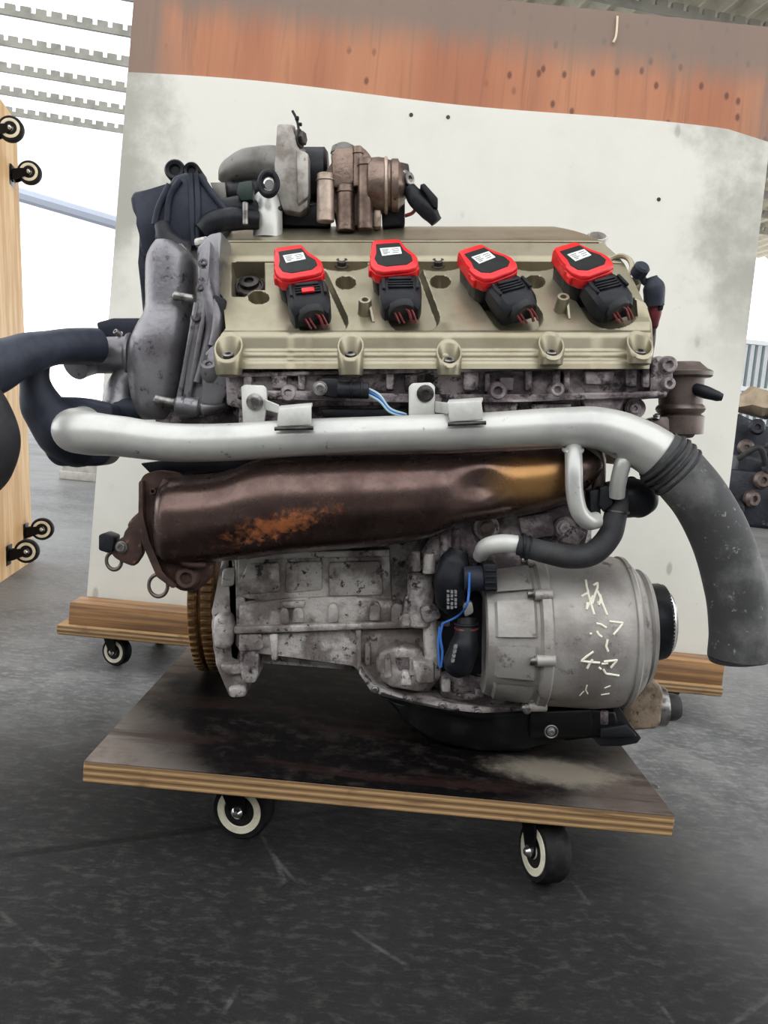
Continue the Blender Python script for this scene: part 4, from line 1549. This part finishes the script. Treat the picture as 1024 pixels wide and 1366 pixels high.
# casting behind them with hex bolts
pumpc = pp('water_pump_casting', [(560, 735), (575, 712), (610, 700), (660, 688), (700, 682), (760, 672), (790, 690), (780, 735), (700, 760), (640, 770), (600, 770), (570, 760)], .752, .80, m_aludark, .004, label='dark grimy water pump casting')
for (x, y, r_) in ((752, 704, 8), (648, 704, 9)):
    mb = MB()
    mb.lathe(X(x, y, .751), FRONT, [(-.003, mm(r_ * 2.1, .75)), (.003, mm(r_ * 1.9, .75)), (.004, mm(r_ * 1.5, .75))], 24)
    part('bolt_pad', mb, m_aludark if r_ == 8 else m_alu, pumpc)
    mb = MB()
    mb.bolt(X(x, y, .747), FRONT, mm(r_, .75), mm(r_ * .8, .75), socket=False)
    part('hex_bolt', mb, m_alu if r_ == 8 else m_egr, pumpc)
pp('rib', [(690, 690), (735, 682), (742, 715), (698, 722)], .744, .76, m_aludark, .003, pumpc)
pp('rib', [(760, 700), (784, 712), (770, 728), (742, 722)], .742, .76, m_aludark, .003, pumpc)
for (x, y0_, y1_, r_, mt) in ((553, 735, 762, 8, m_alu), (572, 738, 765, 9, m_alubright), (592, 712, 752, 7, m_aludark), (608, 705, 752, 7, m_aludark)):
    mb = MB()
    mb.cyl(X(x, y1_, .752), X(x, y0_, .752), mm(r_, .752), mm(r_ * .85, .752), 18, .001)
    part('casting_post', mb, mt, pumpc)
mb = MB()
mb.cyl(X(560, 835, .772), X(562, 762, .772), mm(19, .77), mm(19, .77), 26, .002)
part('casting_column', mb, m_alu, blk)
mb = MB()
mb.cyl(X(577, 905, .770), X(573, 820, .770), mm(12, .77), mm(10, .77), 22, .002)
part('casting_column', mb, m_alubright, blk)
pp('casting_cap', [(558, 812), (570, 806), (586, 812), (590, 826), (566, 834)], .752, .78, m_aludark, .004, blk)
pp('casting_tooth', [(535, 826), (540, 796), (552, 790), (566, 800), (575, 834), (560, 838), (537, 838)], .768, .79, m_alu, .003, blk)
mb = MB()
mb.bolt(X(541, 828, .765), FRONT, mm(7, .765), socket=False)
part('bolt', mb, m_alubright, blk)

# vacuum actuator, connector, lower plug, blue wires
mb = MB()
mb.tube([X(612, 735, .738), X(606, 752, .735), X(602, 775, .734), X(600, 800, .736), X(602, 815, .742)], [mm(14, .735), mm(21, .735), mm(24, .735), mm(20, .735), mm(10, .735)], 26, 8, flat=.7)
act = part('coolant_valve', mb, m_black, label='black oval valve with pale print')
for i in range(3):
    for j in range(5):
        y_ = 788 + j * 5.2
        x_ = 596 + i * 5.0
        h_ = 3.6 if (i + j) % 3 else 2.2
        mb = MB()
        mb.prism([(x_, y_), (x_ + 3.2, y_), (x_ + 3.2, y_ + h_), (x_, y_ + h_)], .7172 + abs(600 - x_) * .00002, .7192 + .002, 0)
        part('print_mark', mb, m_print, act)
mb = MB()
mb.cyl(X(618, 772, .728), X(646, 771, .728), mm(17, .728))
con = part('plug_connector', mb, m_blackblue, label='blue-black electrical plug')
pp('plug_collar', [(644, 752), (662, 752), (664, 790), (646, 791)], .715, .745, m_black, .002, con)
for y_ in (760, 768, 776, 784):
    pp('collar_rib', [(647, y_), (662, y_), (662, y_ + 3), (647, y_ + 3)], .7135, .717, m_black, .0005, con)
pp('plug_tag', [(616, 805), (630, 802), (632, 818), (620, 824)], .735, .745, m_altcase, .002)
mb = MB()
mb.tube([X(622, 825, .742), X(622, 845, .738), X(618, 865, .735), X(611, 885, .737), X(606, 894, .74)], [mm(13, .74), mm(16, .74), mm(20, .735), mm(21, .735), mm(15, .735)], 24, 8)
lp = part('oil_level_plug', mb, m_black, label='black bottle-shaped plug')
for y_ in (832, 838, 844):
    mb = MB()
    mb.torus(X(622, y_, .7395), (0, 0, 1), mm(15, .74), .0012, 24, 8)
    part('plug_ring', mb, m_redwire if y_ == 838 else m_black, lp)
for j in range(4):
    mb = MB()
    y_ = 862 + j * 6
    x_ = 606 - j * 1.2
    mb.prism([(x_, y_), (x_ + 4, y_ - 1), (x_ + 3.4, y_ + 3), (x_ - .6, y_ + 4)], .7165, .722, 0)
    part('print_mark', mb, m_print, lp)
for (pts, mt, r_) in (([(626, 764), (625, 790), (622, 808), (610, 822), (590, 832)], m_bluewire, .0010), ([(590, 832), (587, 850), (590, 870), (588, 890)], m_bluewire, .0011), ([(586, 836), (584, 860), (586, 890)], m_bluewire, .0009)):
    mb = MB()
    mb.tube([X(x, y, .716 if y < 815 else .735) for x, y in pts], r_, 8)
    part('wire', mb, mt)
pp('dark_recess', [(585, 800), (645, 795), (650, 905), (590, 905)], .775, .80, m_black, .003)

# ---------------- secondary air valve at the right end
VY = .80
vc = X(905, 540, VY)


def lathe_z(name, prof, mat, cx, Y, parent=None, label=None, seg=44, tilt=(0, 0, 1)):
    """profile of (pixel y, pixel radius) about an upright axis at pixel x cx"""
    mb = MB()
    o_ = X(cx, prof[0][0], Y)
    mb.lathe(o_, tilt, [((prof[0][0] - y) * Y / FPX, mm(r, Y)) for y, r in prof], seg)
    return part(name, mb, mat, parent, label)


val = lathe_z('air_valve', [(580, 20), (579, 30), (556, 31), (553, 26), (550, 30), (546, 32), (543, 31), (541, 29), (540, 28), (508, 29.5), (506, 30), (505, 37), (503, 39.5), (498, 40), (496, 38), (494, 33), (487, 25), (485, 23), (484, 10)], m_egr, 906, VY, label='brown oxidised steel air valve')
pp('valve_flange', [(866, 560), (880, 555), (930, 556), (931, 572), (926, 585), (905, 583), (890, 588), (868, 580)], .785, .81, m_egr, .003, val)
mb = MB()
mb.tube([X(925, 518, .785), X(940, 523, .775), X(955, 528, .770), X(963, 530, .769)], [mm(8, .78), mm(8.5, .78), mm(7, .77), mm(5, .77)], 18)
part('valve_nozzle', mb, m_black, val)
for (x, y) in ((876, 556), (921, 556)):
    mb = MB()
    mb.bolt(X(x, y, .784), (0, -.5, .8), mm(4, .78))
    part('bolt', mb, m_chrome, val)

mb = MB()
mb.tube([X(898, 578, .80), X(885, 592, .80), X(850, 604, .80), X(795, 600, .81)], mm(17, .80), 18)
part('valve_neck', mb, m_egr, val)

# sensor plug beyond the cover's right end
mb = MB()
mb.cyl(X(849, 368, .825), X(858, 354, .815), mm(10.5, .825), mm(10.5, .825), 22, .002)
sp_ = part('sensor_plug', mb, m_blackblue, label='black sensor plug with dark red boot')
mb = MB()
mb.tube([X(868, 370, .82), X(872, 385, .82), X(872, 408, .822)], [mm(8, .825), mm(14, .825), mm(13, .825)], 20)
part('plug_body', mb, m_blackblue, sp_)
mb = MB()
mb.tube([X(872, 402, .822), X(873, 415, .823), X(872, 432, .825), X(870, 442, .83)], [mm(9, .825), mm(9, .825), mm(6, .825), mm(3, .825)], 16)
part('plug_boot', mb, m_boot, sp_)
pp('plug_tab', [(880, 400), (886, 405), (884, 414), (878, 414)], .815, .825, m_black, .001, sp_)
mb = MB()
mb.tube([X(852, 366, .824), X(858, 374, .823), X(866, 380, .822)], mm(5, .82), 12)
part('plug_neck', mb, m_blackblue, sp_)
mb = MB()
mb.tube([X(871, 436, .826), X(870, 455, .825), X(866, 480, .81)], mm(4, .82), 12)
part('sensor_stem', mb, m_steeldark, sp_)
pp('end_shroud', [(845, 395), (862, 404), (870, 430), (872, 470), (864, 476), (852, 440)], .775, .82, m_gold, .002)

# ---------------- timing cover at the left end
L = [(328, 212, 240, .03), (336, 206, 252, .034), (350, 200, 262, .036), (380, 199, 263, .037), (408, 199, 262, .037), (422, 196, 262, .038), (436, 188, 262, .040), (455, 180, 260, .042), (480, 176, 256, .042), (510, 177, 250, .042), (535, 182, 244, .040), (552, 187, 240, .036), (560, 195, 236, .03)]
rr = []
TY = .826
for (y, a_, b_, dep) in L:
    c_ = X((a_ + b_) / 2, y, TY)
    hx = mm((b_ - a_) / 2, TY)
    rg = []
    for j in range(36):
        w_ = 2 * math.pi * j / 36
        cx_, sy = math.cos(w_), math.sin(w_)
        rg.append(c_ + Vector((math.copysign(abs(cx_) ** .75, cx_) * hx, math.copysign(abs(sy) ** .8, sy) * dep, 0)))
    rr.append(rg)
R2 = []
for i in range(len(rr) - 1):
    p0, p1, p2, p3 = rr[max(0, i - 1)], rr[i], rr[i + 1], rr[min(len(rr) - 1, i + 2)]
    for q_ in range(4):
        t_ = q_ / 4
        R2.append([0.5 * ((2 * b) + (c - a) * t_ + (2 * a - 5 * b + 4 * c - d_) * t_ * t_ + (3 * b - a - 3 * c + d_) * t_ ** 3) for a, b, c, d_ in zip(p0, p1, p2, p3)])
R2.append(rr[-1])
tc = part('timing_cover', MB().rings(R2), m_alucover, label='dull grey timing chain cover', sharp=60)
pp('cover_flange', [(262, 330), (278, 312), (296, 308), (292, 345), (288, 390), (298, 400), (300, 470), (304, 520), (308, 548), (270, 556), (236, 560), (238, 530), (252, 460), (262, 400)], .790, .85, m_alucover, .003, tc)
pp('flange_step', [(266, 336), (276, 320), (281, 322), (276, 400), (262, 470), (250, 545), (240, 548), (254, 460), (264, 400)], .782, .80, m_alucover, .002, tc)
mb = MB()
for off_ in (0, 12):
    mb.tube([X(262 + off_, 404, .783 + .001 * off_ / 12), X(254 + off_, 450, .783), X(245 + off_, 500, .784), X(236 + off_, 545, .786)], [.0026] * 4, 12)
r_ = part('cover_rib', mb, m_alucover, tc)
pp('cover_boss', [(272, 470), (284, 458), (300, 462), (304, 480), (300, 500), (305, 520), (296, 540), (272, 545), (262, 540), (276, 505)], .776, .80, m_alucover, .004, tc)
mb = MB()
mb.lathe(X(280, 495, .778), (0, -.6, .7), [(-.01, mm(13, .78)), (.006, mm(12, .78)), (.008, mm(10, .78)), (.008, mm(5, .78)), (.003, mm(4, .78))], 22)
part('cover_boss', mb, m_alucover, tc)
for (x, y, r_) in ((262, 425, 9), (272, 352, 8), (268, 385, 7)):
    mb = MB()
    mb.bolt(X(x, y, .784), (0, -1, .3), mm(r_ * .7, .78))
    part('cover_bolt', mb, m_steeldark, tc)
for (x0, x1, y, r_) in ((231, 258, 395, 6), (206, 234, 534, 7)):
    mb = MB()
    mb.cyl(X(x0, y - 1, .784), X(x1, y + 4, .784), mm(r_, .784), mm(r_ * .92, .784), 18, .001)
    part('cover_stud', mb, m_steel, tc)
mb = MB()
mb.cyl(X(234, 539, .786), X(268, 544, .786), mm(12, .786), mm(13, .786), 22, .002)
part('cover_boss', mb, m_alucover, tc)
mb = MB()
mb.cyl(X(268, 545, .783), X(300, 538, .783), mm(11, .783), mm(7, .783), 22, .002)
part('cover_boss', mb, m_alucover, tc)
mb = MB()
mb.tube([X(278, 320, .80), X(272, 350, .79), X(274, 380, .788), X(282, 420, .787), (X(280, 450, .788)), X(262, 510, .786)], [.004, .006, .0065, .007, .006, .004], 14)
part('cover_rib', mb, m_alucover, tc)
mb = MB()
mb.tube([X(287, 400, .786), X(290, 430, .784), X(284, 462, .782)], [.004, .0055, .005], 12)
part('cover_rib', mb, m_alucover, tc)
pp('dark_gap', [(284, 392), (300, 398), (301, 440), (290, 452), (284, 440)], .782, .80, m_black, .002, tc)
pp('cover_shade_block', [(205, 545), (236, 545), (320, 535), (322, 578), (234, 580), (208, 576)], .800, .84, m_aludark, .002, tc)  # dark block put in as the shade below the timing cover

# thermostat outlet on the left
mb = MB()
mb.tube([X(196, 474, .825), X(170, 474, .822), X(140, 474, .82), X(118, 478, .815), X(100, 488, .80)], [mm(26, .82), mm(25, .82), mm(24, .82), mm(22, .82), mm(19, .82)], 28, 6)
th = part('thermostat_outlet', mb, m_alucover, label='grey thermostat outlet')
mb = MB()
mb.torus(X(174, 475, .8215), (1, 0, 0), mm(27, .82), .0025, 32, 8)
part('outlet_flange', mb, m_alucover, th)
mb = MB()
mb.tube([X(178, 500, .822), X(165, 512, .82), X(160, 528, .818), X(158, 545, .815)], [mm(20, .82), mm(19, .82), mm(20, .82), mm(22, .82)], 22)
part('lower_outlet', mb, m_alucover, th)
mb = MB()
mb.cyl(X(152, 545, .81), X(192, 548, .81), mm(16, .81), mm(16, .81), 22, .002)
part('lower_clamp', mb, m_blackblue, th)
mb = MB()
mb.bolt(X(160, 447, .80), (-.5, -.7, .5), mm(4, .8), mm(9, .8))
part('bolt', mb, m_steel, th)

# black hoses sweeping off the left end
mb = MB()
hp = [(128, 462, .80, 24), (100, 462, .78, 24), (70, 464, .76, 23), (30, 474, .74, 28), (-10, 492, .72, 34), (-60, 520, .70, 36)]
mb.tube([X(a, b, c) for a, b, c, d in hp], [mm(d, c) for a, b, c, d in hp], 26, 8)
part('upper_hose', mb, m_blackblue, label='black upper coolant hose')
mb = MB()
hp = [(48, 470, .77, 20), (46, 505, .77, 19), (58, 545, .775, 28), (84, 575, .78, 36), (104, 590, .785, 34), (122, 596, .79, 28)]
mb.tube([X(a, b, c) for a, b, c, d in hp], [mm(d, c) for a, b, c, d in hp], 28, 8)
part('lower_hose', mb, m_blackblue, label='black lower coolant hose')
pp('hose_shroud', [(46, 540), (60, 528), (110, 530), (150, 540), (150, 600), (143, 616), (132, 622), (74, 622), (62, 612), (50, 585)], .775, .81, m_blackblue, .008, seg=4)
mb = MB()
hp = [(-45, 520, .70, 30), (-22, 545, .70, 32), (-9, 585, .70, 34), (-14, 622, .70, 30), (-40, 650, .70, 28)]
mb.tube([X(a, b, c) for a, b, c, d in hp], [mm(d, c) for a, b, c, d in hp], 26, 8)
part('side_hose', mb, m_rubber, label='black rubber hose end')
pp('outlet_bracket', [(128, 430), (150, 424), (196, 424), (196, 446), (160, 448), (132, 450)], .835, .85, m_blackblue, .002)

# ---------------- black intake ducting, top left
duct = pp('intake_duct', [(173, 264), (178, 255), (200, 252), (222, 250), (232, 244), (262, 244), (280, 262), (292, 272), (300, 300), (282, 318), (266, 330), (240, 336), (205, 344), (192, 344), (186, 330), (186, 298), (182, 290), (176, 280)], .862, .93, m_blackblue, .006, label='dusty black plastic intake ducting', seg=3)
pp('duct_side', [(185, 290), (202, 292), (206, 420), (196, 432), (190, 424), (184, 350)], .868, .90, m_blackblue, .004, duct)
for (x, y, r_) in ((235, 229, 13.5), (257, 230, 11)):
    mb = MB()
    mb.lathe(X(x, y, .872), FRONT, [(-.03, mm(r_, .87)), (.006, mm(r_, .87)), (.008, mm(r_ * .85, .87)), (.007, mm(r_ * .55, .87)), (.004, mm(r_ * .4, .87))], 26)
    part('duct_cap', mb, m_black, duct)
pp('duct_body', [(222, 250), (230, 234), (248, 228), (266, 236), (282, 262), (292, 275), (300, 285), (300, 306), (284, 316), (268, 332), (244, 336), (216, 330), (204, 318), (212, 280)], .848, .89, m_blackblue, .006, duct, seg=3)
for pts in ([(226, 246), (212, 275), (206, 300)], [(254, 232), (256, 270), (258, 328)], [(262, 232), (264, 270), (264, 326)], [(266, 234), (284, 260), (302, 282)], [(240, 240), (226, 262), (222, 300)], [(204, 330), (222, 322), (240, 320)]):
    mb = MB()
    mb.tube([X(x, y, .847) for x, y in pts], .0032, 10)
    part('duct_rib', mb, m_blackblue, duct)
mb = MB()
mb.tube([X(216, 300, .842), X(222, 316, .838), X(236, 330, .834), X(250, 336, .834)], [mm(10, .84), mm(12, .84), mm(14, .84), mm(14, .84)], 18)
part('duct_elbow', mb, m_black, duct)
mb = MB()
dq = [X(x, y, .818) for x, y in ((231, 340), (241, 326), (255, 342), (247, 360))]
for i in range(4):
    mb.tube([dq[i], (dq[i] + dq[(i + 1) % 4]) / 2, dq[(i + 1) % 4]], .0016, 8, 2)
part('wire_clip', mb, m_greyduct)
pp('duct_strap', [(258, 318), (276, 314), (277, 325), (259, 328)], .815, .84, m_alubright, .002, duct)
mb = MB()
mb.tube([X(268, 310, .845), X(285, 298, .848), X(310, 292, .85), X(345, 294, .855)], [mm(12, .85), mm(16, .85), mm(15, .85), mm(12, .85)], 18)
part('wiring_harness', mb, m_black, label='black taped wiring harness')
mb = MB()
mb.tube([X(280, 275, .862), X(300, 282, .862), X(325, 280, .864), X(350, 288, .866)], [mm(15, .86), mm(17, .86), mm(18, .86), mm(14, .86)], 18)
part('wiring_harness', mb, m_black)
pp('ribbed_panel', [(280, 243), (300, 243), (303, 275), (290, 268)], .875, .885, m_greyduct, .001)

# ---------------- breather pipe and fittings
mb = MB()
mb.tube([X(357, 318, .866), X(357, 300, .866), X(357, 284, .868), X(358, 268, .876)], [mm(19.5, .85)] * 4, 28)
bp_ = part('breather_pipe', mb, m_silver, label='bright silver breather pipe')
mb = MB()
mb.torus(X(358, 276, .871), (0, -.5, 1), mm(19.5, .85), .0028, 32, 10)
part('breather_seal', mb, m_black, bp_)
mb = MB()
mb.torus(X(358, 245, .842), FRONT, mm(14, .84), .0035, 28, 10, sx=.8)
part('hose_ring', mb, m_black, label='black ring fitting')
mb = MB()
mb.cyl(X(359, 246, .86), X(359, 246, .852), mm(9, .85), mm(7, .85), 18)
part('ring_plug', mb, m_chrome)
pp('green_connector', [(318, 243), (336, 240), (337, 266), (322, 268), (315, 258)], .845, .86, M('dark_green_plastic', (22, 44, 36), rough=.45), .0015, label='dark green connector')
mb = MB()
mb.cyl(X(327, 300, .842), X(327, 270, .842), mm(4, .84), mm(4, .84), 14)
part('hose_stub', mb, m_steel)

# grey duct and big lug
mb = MB()
mb.tube([X(304, 246, .90), X(312, 230, .896), (X(335, 222, .893)), X(365, 224, .892), X(400, 236, .892)], [mm(14, .89), mm(19, .89), mm(23, .89), mm(27, .89), mm(34, .89)], 30, 8)
gd = part('throttle_duct', mb, m_greyduct, label='grey cast throttle duct')
mb = MB()
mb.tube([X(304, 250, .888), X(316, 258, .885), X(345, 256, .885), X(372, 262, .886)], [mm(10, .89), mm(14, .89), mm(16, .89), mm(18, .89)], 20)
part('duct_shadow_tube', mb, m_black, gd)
pp('cast_lug', [(369, 164), (393, 165), (395, 200), (410, 216), (411, 276), (400, 284), (376, 280), (368, 250), (366, 220)], .862, .885, m_lug, .003, gd, 'pale cast lug')
pp('lug_rib', [(394, 196), (412, 203), (412, 262), (396, 275)], .856, .88, m_lug, .004, gd)
mb = MB()
mb.tube([X(390, 148, .87), X(395, 158, .868), X(398, 172, .866), X(398, 200, .866)], .0013, 8)
mb.box(X(396, 158, .867), (.004, .004, .004))
mb.box(X(400, 166, .867), (.004, .004, .003))
tw_ = part('broken_wire', mb, m_black, label='broken black wire')
mb = MB()
mb.bolt(X(399, 185, .864), (1, -.35, 0), mm(9, .865), mm(8, .865), socket=False)
part('lug_bolt', mb, m_steeldark, gd)
lathe_x('duct_band', [(404, 28), (406, 36), (436, 36), (440, 30)], m_black, 236, gd, Y=.90)
pp('dark_bracket', [(372, 280), (420, 272), (440, 268), (440, 302), (372, 300)], .880, .90, m_black, .002, gd)

# ---------------- fuel pump
fp = pp('fuel_pump', [(426, 236), (440, 232), (446, 206), (452, 196), (470, 192), (484, 194), (496, 208), (498, 300), (448, 304), (444, 262), (426, 258)], .870, .905, m_bronze, .004, label='tarnished bronze-grey fuel pump')
for (x, y0_, y1_, r_, Y, mt) in ((434, 232, 296, 11.5, .862, m_pumplight), (461, 248, 308, 12, .864, m_bronze), (487, 212, 306, 10, .858, m_bronze), (477, 196, 250, 7, .862, m_bronze)):
    mb = MB()
    mb.cyl(X(x, y1_, Y), X(x, y0_, Y), mm(r_, Y), mm(r_ * .95, Y), 22, .0007)
    mb.torus(X(x, y0_ + 9, Y), (0, 0, 1), mm(r_, Y), .0008, 22, 6)
    part('pump_column', mb, mt, fp)
pp('pump_block', [(441, 204), (450, 196), (472, 195), (473, 242), (468, 248), (444, 250)], .858, .89, m_bronze, .004, fp, seg=3)
mb = MB()
mb.lathe(X(458, 199, .872), (0, 0, 1), [(-.004, mm(17, .87)), (.002, mm(15, .87)), (.005, mm(8, .87)), (.0055, 0)], 24)
part('pump_dome', mb, m_greyduct, fp)
lathe_x('pump_barrel', [(492, 34), (505, 35), (512, 34), (514, 30), (520, 30), (522, 33), (530, 33), (533, 27), (538, 22), (540, 16), (548, 15), (549, 9)], m_bronze, 248, fp, Y=.872)
lathe_x('barrel_ring', [(512, 33), (513, 35.5), (516, 35.5), (517, 33)], m_pumplight, 248, fp, Y=.872)
mb = MB()
mb.bolt(X(541, 240, .862), (.75, -.65, 0), mm(9, .86), mm(8, .86))
part('barrel_nut', mb, m_steel, fp)
pp('pump_plate', [(500, 208), (545, 218), (547, 238), (535, 224), (500, 216)], .866, .885, m_steeldark, .0015, fp)
mb = MB()
mb.tube([X(546, 252, .862), X(556, 266, .858), X(570, 280, .856), X(582, 296, .856)], [mm(9, .86), mm(12, .86), mm(12, .86), mm(8, .86)], 18)
pc_ = part('pump_connector', mb, m_black, label='black plug on the fuel pump')
pp('connector_clip', [(560, 246), (566, 244), (584, 264), (584, 278), (578, 276)], .846, .862, m_black, .0012, pc_)
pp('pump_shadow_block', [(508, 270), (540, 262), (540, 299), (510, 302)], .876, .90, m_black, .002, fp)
pp('pump_foot', [(498, 276), (508, 274), (508, 302), (498, 303)], .864, .885, m_pumplight, .002, fp)
mb = MB()
mb.tube([X(540, 288, .868), X(550, 284, .866), X(556, 276, .864)], .0018, 8)
part('pump_lead', mb, m_redwire, pc_)
